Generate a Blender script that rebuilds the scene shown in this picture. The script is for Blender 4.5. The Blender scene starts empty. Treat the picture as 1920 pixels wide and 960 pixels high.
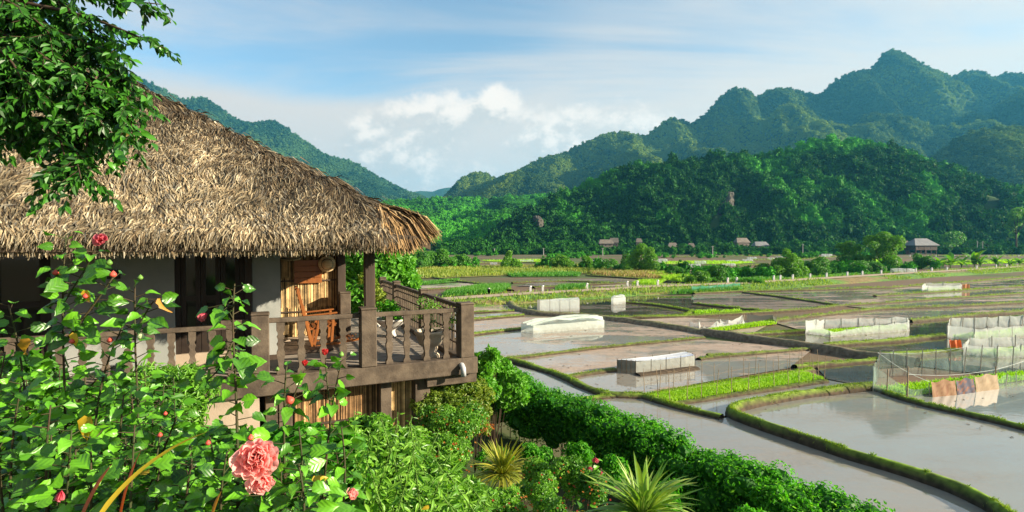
import bpy, math, random
import numpy as np
from mathutils import Vector, Matrix

R = random.Random(7)
NR = np.random.default_rng(11)
sc = bpy.context.scene
COL = sc.collection
rad = math.radians

# ------------------------------------------------------------------ camera
HC = 6.0            # eye height above the paddies, metres
FP = 1000.0         # focal length in pixels of a 1920 px wide picture
PITCH = math.atan(25 / FP)
cam_d = bpy.data.cameras.new('camera')
cam = bpy.data.objects.new('camera', cam_d)
COL.objects.link(cam)
cam.location = (0, 0, HC)
cam.rotation_euler = (math.pi / 2 - PITCH, 0, 0)
cam_d.sensor_width = 36.0
cam_d.lens = 36.0 * FP / 1920.0
cam_d.clip_start = 0.05
cam_d.clip_end = 30000
sc.camera = cam

# ------------------------------------------------------------------ world, sun, exposure
SUN_TO = Vector((0.985, -0.20, 0)).normalized()
SUN_EL = rad(19.5)
SKY_STRENGTH = 0.10
SKY_TINT = (0.58, 0.69, 0.68)
SUN_STRENGTH = 5.0
EXPOSURE = 1.7
sc.view_settings.view_transform = 'Standard'
sc.view_settings.look = 'None'
sc.view_settings.exposure = EXPOSURE
sc.view_settings.gamma = 1.0
sun_d = bpy.data.lights.new('sun', 'SUN')
sun_d.energy = SUN_STRENGTH
sun_d.angle = rad(0.5)
sun_d.color = (1.0, 0.87, 0.66)
sun = bpy.data.objects.new('sun', sun_d)
COL.objects.link(sun)
sdir = Vector((SUN_TO.x * math.cos(SUN_EL), SUN_TO.y * math.cos(SUN_EL), math.sin(SUN_EL)))
sun.rotation_euler = (-sdir).to_track_quat('-Z', 'Y').to_euler()

class NT:
    """small helper for node trees"""
    def __init__(s, tree):
        s.t = tree; s.n = tree.nodes; s.l = tree.links
    def add(s, typ, **kw):
        nd = s.n.new(typ)
        for k, v in kw.items():
            setattr(nd, k, v)
        return nd
    def set(s, nd, key, v):
        if isinstance(v, bpy.types.NodeSocket):
            s.l.new(v, nd.inputs[key])
        elif v is not None:
            i = nd.inputs[key]
            if hasattr(i.default_value, '__len__') and not hasattr(v, '__len__'):
                v = (v, v, v, 1)[:len(i.default_value)]
            elif hasattr(i.default_value, '__len__') and len(i.default_value) == 4 and len(v) == 3:
                v = (*v, 1)
            i.default_value = v
    def math(s, op, a, b=None, c=None, clamp=False):
        nd = s.add('ShaderNodeMath', operation=op); nd.use_clamp = clamp
        s.set(nd, 0, a); s.set(nd, 1, b); s.set(nd, 2, c)
        return nd.outputs[0]
    def mix(s, f, a, b, mode='MIX'):
        nd = s.add('ShaderNodeMix', data_type='RGBA', blend_type=mode)
        s.set(nd, 0, f); s.set(nd, 6, a); s.set(nd, 7, b)
        return nd.outputs[2]
    def noise(s, vec, scale, detail=3, rough=0.55, dist=0.0):
        nd = s.add('ShaderNodeTexNoise')
        s.set(nd, 'Vector', vec); s.set(nd, 'Scale', scale); s.set(nd, 'Detail', detail)
        s.set(nd, 'Roughness', rough); s.set(nd, 'Distortion', dist)
        return nd.outputs[0]
    def ramp(s, f, lo, hi, a=0.0, b=1.0, smooth=True):
        nd = s.add('ShaderNodeMapRange'); nd.interpolation_type = 'SMOOTHSTEP' if smooth else 'LINEAR'
        s.set(nd, 0, f); s.set(nd, 1, lo); s.set(nd, 2, hi); s.set(nd, 3, a); s.set(nd, 4, b)
        return nd.outputs[0]
    def xyz(s, x, y, z):
        nd = s.add('ShaderNodeCombineXYZ'); s.set(nd, 0, x); s.set(nd, 1, y); s.set(nd, 2, z)
        return nd.outputs[0]
    def sep(s, v):
        nd = s.add('ShaderNodeSeparateXYZ'); s.set(nd, 0, v); return nd.outputs
    def vmul(s, v, k):
        nd = s.add('ShaderNodeVectorMath', operation='MULTIPLY'); s.set(nd, 0, v); s.set(nd, 1, k)
        return nd.outputs[0]

world = bpy.data.worlds.new('World'); sc.world = world; world.use_nodes = True
def build_world():
    T = NT(world.node_tree); T.n.clear()
    sky = T.add('ShaderNodeTexSky', sky_type='NISHITA')
    sky.sun_disc = False; sky.sun_elevation = SUN_EL
    sky.sun_rotation = math.atan2(SUN_TO.x, SUN_TO.y)
    sky.altitude = 200; sky.air_density = 1.0; sky.dust_density = 0.6; sky.ozone_density = 1.6
    v = T.add('ShaderNodeTexCoord').outputs['Generated']
    x, y, z = T.sep(v)
    zc = T.math('MAXIMUM', z, 0.0)
    base = T.mix(1.0, sky.outputs[0], SKY_TINT, 'MULTIPLY')
    # high thin veil, streaky, thicker towards the horizon; laid on a far flat layer
    zi = T.math('ADD', zc, 0.10)
    px = T.math('DIVIDE', x, zi); py = T.math('DIVIDE', y, zi)
    flat = T.xyz(px, py, 0.0)
    n1 = T.noise(T.vmul(flat, (0.55, 1.5, 1)), 0.75, 6, 0.6, 0.6)
    n2 = T.noise(T.vmul(flat, (0.35, 0.5, 1)), 1.4, 3, 0.5)
    az = T.math('ARCTAN2', x, y)
    veil = T.math('ADD', T.math('MULTIPLY', n1, 1.0), T.math('MULTIPLY', n2, 0.6))
    veil = T.math('ADD', veil, T.math('MULTIPLY', T.ramp(az, -0.15, 0.75), 0.26))
    veil = T.math('ADD', veil, T.ramp(T.math('ADD', zc, T.math('MULTIPLY', n1, 0.05)), 0.19, 0.30, 0.62, 0.0))
    low = T.ramp(zc, 0.0, 0.50, 0.30, -0.10)
    cov = T.ramp(T.math('ADD', veil, low), 0.70, 1.14, 0.10, 0.97)
    white = (2.85, 2.54, 2.28)
    c = T.mix(cov, base, white)
    # bank of cumulus low over the valley
    q = T.xyz(az, T.math('MULTIPLY', z, 1.35), 0.37)
    def dens(off):
        qv = q
        if off:
            nd = T.add('ShaderNodeVectorMath', operation='ADD'); T.set(nd, 0, q); T.set(nd, 1, off); qv = nd.outputs[0]
        a, b, _ = T.sep(qv)
        d = T.math('ADD', T.math('MULTIPLY', T.math('SUBTRACT', T.noise(qv, 12.0, 5, 0.58, 0.2), 0.5), 1.25), T.math('MULTIPLY', T.noise(qv, 40.0, 7, 0.65), 0.55))
        # heap one: a lens centred a little left of the view axis; heap two lower and further left
        def lens(cx, cz, rx, rz, k):
            ex = T.math('POWER', T.math('DIVIDE', T.math('SUBTRACT', a, cx), rx), 2.0)
            ez = T.math('POWER', T.math('DIVIDE', T.math('SUBTRACT', b, cz), rz), 2.0)
            return T.math('MULTIPLY', T.math('SUBTRACT', 1.0, T.math('ADD', ex, ez)), k)
        m = T.math('MAXIMUM', lens(-0.11, 0.302, 0.125, 0.060, 0.36), lens(-0.21, 0.225, 0.15, 0.090, 0.34))
        m = T.math('MAXIMUM', m, lens(-0.03, 0.325, 0.056, 0.050, 0.40)); m = T.math('MAXIMUM', m, lens(0.08, 0.245, 0.34, 0.085, 0.22))
        m = T.math('MAXIMUM', m, -0.6)
        return T.math('ADD', d, m)
    d0 = dens(None); d1 = dens((0.022, 0.034, 0.0))
    cm = T.ramp(d0, 0.22, 0.66)
    lit = T.ramp(T.math('SUBTRACT', d0, d1), -0.12, 0.24)
    ccol = T.mix(lit, (2.48, 2.34, 2.18), (3.9, 3.4, 2.95))
    c = T.mix(T.math('MULTIPLY', cm, 0.92), c, ccol)
    # below the horizon: same as the low sky
    bg = T.add('ShaderNodeBackground'); T.set(bg, 0, c); T.set(bg, 1, SKY_STRENGTH)
    out = T.add('ShaderNodeOutputWorld'); T.l.new(bg.outputs[0], out.inputs[0])
build_world()
sc.cycles.use_denoising = True
sc.cycles.max_bounces = 8
sc.cycles.transparent_max_bounces = 12
sc.cycles.volume_bounces = 0
sc.cycles.caustics_reflective = False
sc.cycles.caustics_refractive = False

# ------------------------------------------------------------------ picture <-> place
def ray(px, py):
    dx = (px - 960) / FP; dz = -(py - 480) / FP
    c, s = math.cos(PITCH), math.sin(PITCH)
    return np.array((dx, c + s * dz, -s + c * dz))
def P(px, py, Y):
    d = ray(px, py); return np.array((0, 0, HC)) + d * (Y / d[1])
def G(px, py, z=0.0):
    d = ray(px, py); return np.array((0, 0, HC)) + d * ((z - HC) / d[2])

# ------------------------------------------------------------------ numpy noise
_tab = NR.random((256, 256))
def vnoise(x, y, seed=0):
    x = np.asarray(x, float) + seed * 17.31; y = np.asarray(y, float) + seed * 9.73
    xi = np.floor(x).astype(int); yi = np.floor(y).astype(int)
    fx = x - xi; fy = y - yi
    fx = fx * fx * (3 - 2 * fx); fy = fy * fy * (3 - 2 * fy)
    a = _tab[xi & 255, yi & 255]; b = _tab[(xi + 1) & 255, yi & 255]
    c = _tab[xi & 255, (yi + 1) & 255]; d = _tab[(xi + 1) & 255, (yi + 1) & 255]
    return a + (b - a) * fx + (c - a) * fy + (a - b - c + d) * fx * fy
def fbm(x, y, o=4, seed=0, g=0.5):
    s = 0; a = 1; t = 0
    for i in range(o):
        s = s + a * vnoise(np.asarray(x) * 2 ** i, np.asarray(y) * 2 ** i, seed + i * 3); t += a; a *= g
    return s / t

# ------------------------------------------------------------------ mesh helpers
def np_mesh(name, V, F, mat=None, col=None, smooth=False):
    """F: array (n,k) or list of such arrays. col: per-vertex (n,3) or (n,) stored as 'Col'."""
    V = np.asarray(V, np.float32).reshape(-1, 3)
    if not isinstance(F, list): F = [F]
    F = [np.asarray(f, np.int32) for f in F if len(f)]
    me = bpy.data.meshes.new(name)
    me.vertices.add(len(V)); me.vertices.foreach_set('co', V.ravel())
    nl = sum(f.size for f in F); npol = sum(len(f) for f in F)
    if npol:
        me.loops.add(nl); me.polygons.add(npol)
        me.loops.foreach_set('vertex_index', np.concatenate([f.ravel() for f in F]))
        tot = np.concatenate([np.full(len(f), f.shape[1], np.int32) for f in F])
        st = np.concatenate(([0], np.cumsum(tot)[:-1])).astype(np.int32)
        me.polygons.foreach_set('loop_start', st)
        me.polygons.foreach_set('use_smooth', np.full(npol, smooth))
    me.update(calc_edges=True); me.validate()
    if col is not None:
        col = np.asarray(col, np.float32)
        if col.ndim == 1: col = np.stack([col] * 3, 1)
        a = me.attributes.new('Col', 'FLOAT_COLOR', 'POINT')
        a.data.foreach_set('color', np.concatenate([col, np.ones((len(col), 1), np.float32)], 1).ravel())
    if mat: me.materials.append(mat)
    return me

class MB:
    """collects shapes into one mesh"""
    def __init__(s): s.v = []; s.f = {3: [], 4: []}; s.c = []; s.n = 0
    def add(s, V, F, c=0.5):
        V = np.asarray(V, float).reshape(-1, 3)
        for f in (F if isinstance(F, list) else [F]):
            f = np.asarray(f, np.int64)
            if len(f): s.f[f.shape[1]].append(f + s.n)
        s.v.append(V); s.n += len(V)
        c = np.asarray(c, float)
        if c.ndim == 0: c = np.full((len(V), 3), float(c))
        elif c.ndim == 1 and len(c) == 3 and len(V) != 3: c = np.tile(c, (len(V), 1))
        elif c.ndim == 1: c = np.stack([c] * 3, 1)
        s.c.append(c)
        return s
    def box(s, c, size, rot=None, col=0.5):
        h = np.array(size) / 2
        V = np.array([(x, y, z) for x in (-1, 1) for y in (-1, 1) for z in (-1, 1)], float) * h
        if rot is not None: V = V @ np.array(rot).T
        V = V + np.array(c)
        F = np.array([(0, 1, 3, 2), (4, 6, 7, 5), (0, 4, 5, 1), (2, 3, 7, 6), (0, 2, 6, 4), (1, 5, 7, 3)])
        return s.add(V, F, col)
    def bar(s, a, b, w, h, up=(0, 0, 1), col=0.5):
        a = np.array(a, float); b = np.array(b, float); d = b - a; L = np.linalg.norm(d); d /= L
        u = np.cross(np.array(up, float), d)
        if np.linalg.norm(u) < 1e-3: u = np.cross((1, 0, 0), d)
        u /= np.linalg.norm(u); n = np.cross(d, u)
        return s.box((a + b) / 2, (w, L, h), np.stack([u, d, n], 1), col)
    def tube(s, pts, rad_, k=6, col=0.5, cap=True):
        pts = np.asarray(pts, float); n = len(pts)
        rad_ = np.broadcast_to(np.asarray(rad_, float), (n,))
        T_ = np.gradient(pts, axis=0); T_ /= np.linalg.norm(T_, axis=1)[:, None] + 1e-9
        ref = np.array((0.31, 0.17, 0.93)); V = []
        for i in range(n):
            u = np.cross(T_[i], ref); u /= np.linalg.norm(u) + 1e-9; w = np.cross(T_[i], u)
            for j in range(k):
                a = 2 * math.pi * j / k
                V.append(pts[i] + rad_[i] * (math.cos(a) * u + math.sin(a) * w))
        F = [(i * k + j, i * k + (j + 1) % k, (i + 1) * k + (j + 1) % k, (i + 1) * k + j) for i in range(n - 1) for j in range(k)]
        T3 = []
        if cap:
            V.append(pts[0]); V.append(pts[-1]); b = n * k
            T3 = [(b, (j + 1) % k, j) for j in range(k)] + [(b + 1, (n - 1) * k + j, (n - 1) * k + (j + 1) % k) for j in range(k)]
        return s.add(V, [np.array(F)] + ([np.array(T3)] if T3 else []), col)
    def lathe(s, prof, c=(0, 0, 0), k=20, col=0.5):
        V = []; m = len(prof)
        for r, z in prof:
            for j in range(k):
                a = 2 * math.pi * j / k; V.append((c[0] + r * math.cos(a), c[1] + r * math.sin(a), c[2] + z))
        F = [(i * k + j, i * k + (j + 1) % k, (i + 1) * k + (j + 1) % k, (i + 1) * k + j) for i in range(m - 1) for j in range(k)]
        return s.add(V, np.array(F), col)
    def blob(s, c, r, seed=0, amp=0.25, k=10, m=7, col=0.5):
        V = []
        for i in range(m + 1):
            th = math.pi * i / m
            for j in range(k):
                ph = 2 * math.pi * j / k
                d = np.array((math.sin(th) * math.cos(ph), math.sin(th) * math.sin(ph), math.cos(th)))
                q = 1 + amp * (2 * vnoise(d[0] * 2 + d[2] * 1.3 + 5, d[1] * 2 - d[2] + 5, seed) - 1) if 0 < i < m else 1
                V.append(np.array(c) + d * np.array(r) * q)
        F = [(i * k + j, i * k + (j + 1) % k, (i + 1) * k + (j + 1) % k, (i + 1) * k + j) for i in range(m) for j in range(k)]
        return s.add(V, np.array(F), col)
    def cards(s, C, D, N, L, W, fold=0.25, col=0.5, shape='ovate'):
        V, F, k = leaf_cards(C, D, N, L, W, fold, shape)
        c = np.asarray(col, float)
        if c.ndim >= 1 and len(c) == len(C): c = np.repeat(c, k, 0)
        return s.add(V, F, c)
    def mesh(s, name, mat, smooth=False, shift=None):
        V = np.concatenate(s.v)
        if shift is not None: V = V - np.array(shift)
        return np_mesh(name, V, [np.concatenate(s.f[k]) for k in (3, 4) if s.f[k]], mat, np.concatenate(s.c), smooth)
    def obj(s, name, mat, parent=None, smooth=False, shift=None, bevel=0.0):
        o = bpy.data.objects.new(name, s.mesh(name, mat, smooth, shift)); COL.objects.link(o)
        if parent: o.parent = parent
        if bevel:
            b = o.modifiers.new('bevel', 'BEVEL'); b.width = bevel; b.segments = 1; b.limit_method = 'ANGLE'
        return o

def nrm(a): return a / (np.linalg.norm(a, axis=-1, keepdims=True) + 1e-9)
def leaf_cards(C, D, N, L, W, fold, shape):
    C = np.asarray(C, float); n = len(C)
    D = nrm(np.broadcast_to(np.asarray(D, float), (n, 3))); S = nrm(np.cross(D, np.broadcast_to(np.asarray(N, float), (n, 3)))); U = np.cross(S, D)
    L = np.broadcast_to(np.asarray(L, float), (n,))[:, None]; W = np.broadcast_to(np.asarray(W, float), (n,))[:, None] / 2
    up = U * W * fold * 2
    if shape == 'ovate':
        V = np.stack([C, C + D * L * .35 + S * W + up, C + D * L * .72 + S * W * .62 + up * .6, C + D * L - U * L * .08,
                      C + D * L * .72 - S * W * .62 + up * .6, C + D * L * .35 - S * W + up], 1).reshape(-1, 3)
        b = np.arange(n)[:, None] * 6
        return V, np.concatenate([b + np.array([0, 1, 2, 3]), b + np.array([0, 3, 4, 5])]), 6
    if shape == 'blade':
        V = np.stack([C - S * W, C + S * W, C + D * L * .55 + S * W * .8 + U * L * .0, C + D * L * .55 - S * W * .8, C + D * L - U * L * .16], 1).reshape(-1, 3)
        b = np.arange(n)[:, None] * 5
        return V, [b + np.array([0, 1, 2, 3]), b + np.array([3, 2, 4])], 5
    V = np.stack([C, C + D * L * .45 + S * W + up, C + D * L, C + D * L * .45 - S * W + up], 1).reshape(-1, 3)
    b = np.arange(n)[:, None] * 4
    return V, np.concatenate([b + np.array([0, 1, 2]), b + np.array([0, 2, 3])]), 4

def link(name, me, parent=None, loc=None):
    o = bpy.data.objects.new(name, me); COL.objects.link(o)
    if parent: o.parent = parent
    if loc is not None: o.location = loc
    return o
def tag(o, label=None, cat=None, group=None, kind=None):
    if label: o['label'] = label
    if cat: o['category'] = cat
    if group: o['group'] = group
    if kind: o['kind'] = kind
    return o
def thing(name, label, cat, loc, rz=0.0, group=None):
    o = bpy.data.objects.new(name, None); COL.objects.link(o)
    o.location = loc; o.rotation_euler = (0, 0, rz); o.empty_display_size = 0.2
    return tag(o, label, cat, group)

# ------------------------------------------------------------------ materials
MATS = {}
def base_mat(name):
    m = bpy.data.materials.new(name); m.use_nodes = True
    T = NT(m.node_tree); T.n.clear()
    out = T.add('ShaderNodeOutputMaterial')
    MATS[name] = m
    return m, T, out
def pbsdf(T, color, rough=0.6, spec=0.4, bump=None, bstr=0.3, bdist=0.02):
    p = T.add('ShaderNodeBsdfPrincipled')
    T.set(p, 'Base Color', color); T.set(p, 'Roughness', rough); T.set(p, 'Specular IOR Level', spec)
    if bump is not None:
        b = T.add('ShaderNodeBump'); T.set(b, 'Height', bump); T.set(b, 'Strength', bstr); T.set(b, 'Distance', bdist)
        T.l.new(b.outputs[0], p.inputs['Normal'])
    return p
def attr(T, name, typ='GEOMETRY'):
    return T.add('ShaderNodeAttribute', attribute_name=name, attribute_type=typ)
def objco(T): return T.add('ShaderNodeTexCoord').outputs['Object']
def wpos(T): return T.add('ShaderNodeNewGeometry').outputs['Position']

def mat_leaf(name, dark, light, alt=None, rough=0.42, transl=0.35, src='col', spec=0.45, veins=0.0, altp=0.85):
    """leaf: colour between dark and light picked per leaf ('col' attribute, object random or instancer)"""
    m, T, out = base_mat(name)
    if src == 'obj': f = T.math('POWER', T.add('ShaderNodeObjectInfo').outputs['Random'], 1.3)
    elif src == 'inst': f = attr(T, 'var', 'INSTANCER').outputs['Fac']
    else: f = T.sep(attr(T, 'Col').outputs['Vector'])[0]
    c = T.mix(f, dark, light)
    if src == 'inst':
        g = T.sep(attr(T, 'Col').outputs['Vector'])[0]
        c = T.mix(T.math('MULTIPLY', g, 0.30), c, light)
    if alt:
        w = T.add('ShaderNodeTexWhiteNoise', noise_dimensions='1D'); T.set(w, 'W', T.math('MULTIPLY', f, 91.7))
        c = T.mix(T.ramp(w.outputs[0], altp, min(altp + 0.05, 1.0)), c, alt)
    n = T.noise(objco(T), 3.0, 2)
    c = T.mix(T.ramp(n, 0.3, 0.75, 0.0, 0.25), c, light)
    bump = None
    if veins:
        wv = T.add('ShaderNodeTexWave', wave_type='BANDS', bands_direction='DIAGONAL')
        x, y, z = T.sep(objco(T))
        T.set(wv, 'Vector', T.xyz(T.math('ABSOLUTE', x), y, 0.0)); T.set(wv, 'Scale', veins); T.set(wv, 'Distortion', 0.6)
        T.set(wv, 'Detail', 1.0)
        bump = wv.outputs[1]
        c = T.mix(T.ramp(wv.outputs[1], 0.0, 0.2, 0.18, 0.0), c, light)
    p = pbsdf(T, c, rough, spec, bump, 0.12, 0.02)
    tr = T.add('ShaderNodeBsdfTranslucent'); T.set(tr, 0, T.mix(1.0, c, (1.25, 1.35, 0.55), 'MULTIPLY'))
    mx = T.add('ShaderNodeMixShader'); T.set(mx, 0, transl)
    T.l.new(p.outputs[0], mx.inputs[1]); T.l.new(tr.outputs[0], mx.inputs[2]); T.l.new(mx.outputs[0], out.inputs[0])
    return m
def mat_plain(name, c1, c2=None, rough=0.7, scale=6.0, spec=0.3, bstr=0.25, bscale=40.0, stretch=None, usecol=False, bdist=0.01, dirt=None):
    m, T, out = base_mat(name)
    v = objco(T)
    if stretch: v = T.vmul(v, stretch)
    c2 = c2 or tuple(x * 0.7 for x in c1)
    f = T.ramp(T.noise(v, scale, 5, 0.6), 0.3, 0.7)
    if usecol: f = T.math('ADD', T.math('MULTIPLY', f, 0.45), T.math('MULTIPLY', T.sep(attr(T, 'Col').outputs['Vector'])[0], 0.6), clamp=True)
    c = T.mix(f, c1, c2)
    if dirt: c = T.mix(T.ramp(T.noise(objco(T), 2.3, 6, 0.65), 0.5, 0.75, 0.0, 0.8), c, dirt)
    p = pbsdf(T, c, rough, spec, T.noise(v, bscale, 4), bstr, bdist)
    T.l.new(p.outputs[0], out.inputs[0])
    return m
def mat_rgb(name, rough=0.75, transl=0.0, spec=0.25, nscale=12.0, namp=0.3):
    """colour straight from the 'Col' attribute with a little grain"""
    m, T, out = base_mat(name)
    a = attr(T, 'Col').outputs['Color']
    g = T.ramp(T.noise(objco(T), nscale, 4), 0.25, 0.75, 1 - namp, 1 + namp)
    c = T.mix(1.0, a, T.xyz(g, g, g), 'MULTIPLY')
    p = pbsdf(T, c, rough, spec)
    if transl:
        tr = T.add('ShaderNodeBsdfTranslucent'); T.set(tr, 0, c)
        mx = T.add('ShaderNodeMixShader'); T.set(mx, 0, transl)
        T.l.new(p.outputs[0], mx.inputs[1]); T.l.new(tr.outputs[0], mx.inputs[2]); T.l.new(mx.outputs[0], out.inputs[0])
    else: T.l.new(p.outputs[0], out.inputs[0])
    return m
def mat_net(name, color, opacity, usecol=False, stripe=None):
    m, T, out = base_mat(name)
    c = attr(T, 'Col').outputs['Color'] if usecol else color
    n = T.noise(objco(T), 2.2, 4)
    if not usecol: c = T.mix(T.ramp(n, 0.35, 0.7, 0.0, 0.35), color, tuple(x * 0.72 for x in color))
    zz = T.sep(objco(T))[2]
    g = T.math('MULTIPLY', T.ramp(zz, 0.02, 0.30, 1.0, 0.0), T.ramp(T.noise(objco(T), 3.5, 5, 0.65), 0.35, 0.6))
    if not usecol: c = T.mix(T.math('MULTIPLY', g, 0.40), c, (0.34, 0.26, 0.17))
    d = pbsdf(T, c, 0.5, 0.3, T.noise(objco(T), 4.0, 4, 0.5), 0.5, 0.08)
    tl = T.add('ShaderNodeBsdfTranslucent'); T.set(tl, 0, c)
    m1 = T.add('ShaderNodeMixShader'); T.set(m1, 0, 0.4); T.l.new(d.outputs[0], m1.inputs[1]); T.l.new(tl.outputs[0], m1.inputs[2])
    tp = T.add('ShaderNodeBsdfTransparent')
    m2 = T.add('ShaderNodeMixShader')
    T.set(m2, 0, T.ramp(n, 0.3, 0.7, opacity - 0.07, opacity + 0.07))
    T.l.new(tp.outputs[0], m2.inputs[1]); T.l.new(m1.outputs[0], m2.inputs[2]); T.l.new(m2.outputs[0], out.inputs[0])
    return m
def mat_paddy(name, mud1, mud2, water, wet, stretch=(0.35, 1, 1), scale=0.35, rough=0.03, soft=0.06, weeds=0.0):
    """flooded soil: noise decides where water stands over the mud (wet 0..1)"""
    m, T, out = base_mat(name)
    v = wpos(T)
    n = T.math('ADD', T.math('MULTIPLY', T.noise(T.vmul(v, stretch), scale, 5, 0.62, 0.4), 0.75),
               T.math('MULTIPLY', T.noise(T.vmul(v, (0.5, 1, 1)), 2.6, 4, 0.6), 0.25))
    lim = 0.30 + (1 - wet) * 0.40
    f = T.ramp(n, lim - soft, lim + soft)
    mc = T.mix(T.ramp(T.noise(T.vmul(v, (0.5, 1, 1)), 1.7, 6, 0.7), 0.3, 0.7), mud1, mud2)
    if weeds: mc = T.mix(T.ramp(T.noise(v, 0.8, 5, 0.6), 0.52, 0.7, 0.0, weeds), mc, (0.10, 0.16, 0.03))
    mud = pbsdf(T, mc, 0.38, 0.5, T.noise(T.vmul(v, (0.6, 1, 1)), 5.0, 5, 0.7), 0.7, 0.08)
    wc = T.mix(T.ramp(T.noise(v, 0.5, 4), 0.3, 0.7), water, tuple(a * 0.72 + b * 0.28 for a, b in zip(water, mud1)))
    wat = pbsdf(T, wc, rough, 0.5, T.noise(T.vmul(v, (1, 1.6, 1)), 3.0, 3), 0.05, 0.02)
    T.set(wat, 'IOR', 1.85)
    mx = T.add('ShaderNodeMixShader'); T.set(mx, 0, f)
    T.l.new(mud.outputs[0], mx.inputs[1]); T.l.new(wat.outputs[0], mx.inputs[2]); T.l.new(mx.outputs[0], out.inputs[0])
    return m
# ================================================================== LAND
M_GROUND = None
def build_ground_mat():
    m, T, out = base_mat('valley_soil')
    v = wpos(T)
    n = T.noise(T.vmul(v, (0.5, 1.6, 1)), 0.05, 5, 0.6)
    n2 = T.noise(T.vmul(v, (0.3, 1.0, 1)), 0.5, 5, 0.6)
    c = T.mix(T.ramp(n, 0.42, 0.6), (0.14, 0.092, 0.058), (0.055, 0.10, 0.020))
    c = T.mix(T.ramp(n2, 0.4, 0.7, 0, 0.5), c, (0.17, 0.115, 0.075))
    p = pbsdf(T, c, 0.85, 0.2, n2, 0.6, 0.1)
    T.l.new(p.outputs[0], out.inputs[0])
    return m
M_GROUND = build_ground_mat()
def grid_faces(nx, ny):
    i = np.arange(nx - 1)[:, None] * ny + np.arange(ny - 1)[None, :]
    i = i.ravel()
    return np.stack([i, i + ny, i + ny + 1, i + 1], 1)

# one ground sheet out past the mountains
gx = np.concatenate([np.linspace(-5200, -300, 12), np.linspace(-250, 250, 41), np.linspace(300, 5200, 12)])
gy = np.concatenate([np.linspace(-300, -20, 6), np.linspace(0, 400, 41), np.linspace(450, 5600, 16)])
X, Y = np.meshgrid(gx, gy, indexing='ij')
ground = link('ground', np_mesh('ground', np.stack([X, Y, np.full_like(X, -0.08)], 2), grid_faces(len(gx), len(gy)), M_GROUND))
tag(ground, 'flat brown and green valley floor reaching to the hills', kind='structure')

# garden slope under the house and the camera
HEDGE = np.array([(-9.0, 26.0), (-4.2, 19.5), (-0.5, 14.0), (1.1, 12.0), (2.4, 10.0), (3.35, 8.5), (4.2, 7.3), (5.6, 5.2), (8.0, 1.0), (10, -4)])
def hedge_s(x, y):
    """signed distance from the hedge line, positive on the garden side"""
    x = np.asarray(x, float); y = np.asarray(y, float)
    best = np.full(x.shape, 1e9); sg = np.ones(x.shape)
    for a, b in zip(HEDGE[:-1], HEDGE[1:]):
        d = b - a; t = np.clip(((x - a[0]) * d[0] + (y - a[1]) * d[1]) / (d @ d), 0, 1)
        ex = x - a[0] - t * d[0]; ey = y - a[1] - t * d[1]
        dist = np.hypot(ex, ey); s = np.where(d[0] * ey - d[1] * ex < 0, 1, -1)
        m = dist < best; best = np.where(m, dist, best); sg = np.where(m, s, sg)
    return best * sg
def garden_z(x, y):
    s = hedge_s(x, y)
    up = 1.15 + 0.30 * np.clip(s, 0, 9.5) - 0.4 * np.exp(-((s - 1.2) / 0.9) ** 2) * 0.4
    dn = 1.15 + np.clip(s, -4, 0) * 1.35
    z = np.where(s >= 0, up, dn) + 0.10 * (fbm(np.asarray(x) * .8, np.asarray(y) * .8, 3, 5) - .5)
    return np.maximum(z, -0.7)
_s0 = hedge_s(np.array([-5.0]), np.array([3.0]))[0]
if _s0 < 0:
    _hs = hedge_s
    hedge_s = lambda x, y: -_hs(x, y)
xs = np.linspace(-26, 11, 120); ys = np.linspace(-6, 34, 130)
X, Y = np.meshgrid(xs, ys, indexing='ij')
M_LAWN = mat_plain('garden_soil', (0.030, 0.065, 0.014), (0.045, 0.05, 0.022), 0.9, 2.0, 0.1, 0.6, 20)
hill = link('garden_slope', np_mesh('garden_slope', np.stack([X, Y, garden_z(X, Y)], 2), grid_faces(120, 130), M_LAWN, smooth=True))
tag(hill, 'planted garden slope falling from the house to the paddies', kind='structure')

# ------------------------------------------------------------------ paddies
W_CLEAR = mat_paddy('pond_water', (0.20, 0.155, 0.11), (0.26, 0.20, 0.15), (0.205, 0.215, 0.19), 0.92, soft=0.22)
W_SILT = mat_paddy('silty_water', (0.24, 0.18, 0.125), (0.30, 0.235, 0.17), (0.205, 0.20, 0.175), 0.82, scale=0.22, soft=0.16)
W_DARK = mat_paddy('dark_water', (0.115, 0.080, 0.045), (0.17, 0.12, 0.08), (0.065, 0.050, 0.030), 0.74, soft=0.12)
W_WET = mat_paddy('wet_mud', (0.31, 0.215, 0.145), (0.41, 0.30, 0.215), (0.23, 0.22, 0.19), 0.62, soft=0.05)
W_MUD = mat_paddy('drying_mud', (0.34, 0.24, 0.165), (0.44, 0.325, 0.24), (0.25, 0.225, 0.19), 0.46, soft=0.07)
W_PLOW = mat_paddy('ploughed_mud', (0.14, 0.09, 0.058), (0.22, 0.15, 0.10), (0.17, 0.16, 0.135), 0.52, stretch=(0.18, 1.2, 1), soft=0.05, weeds=0.5)
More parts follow.
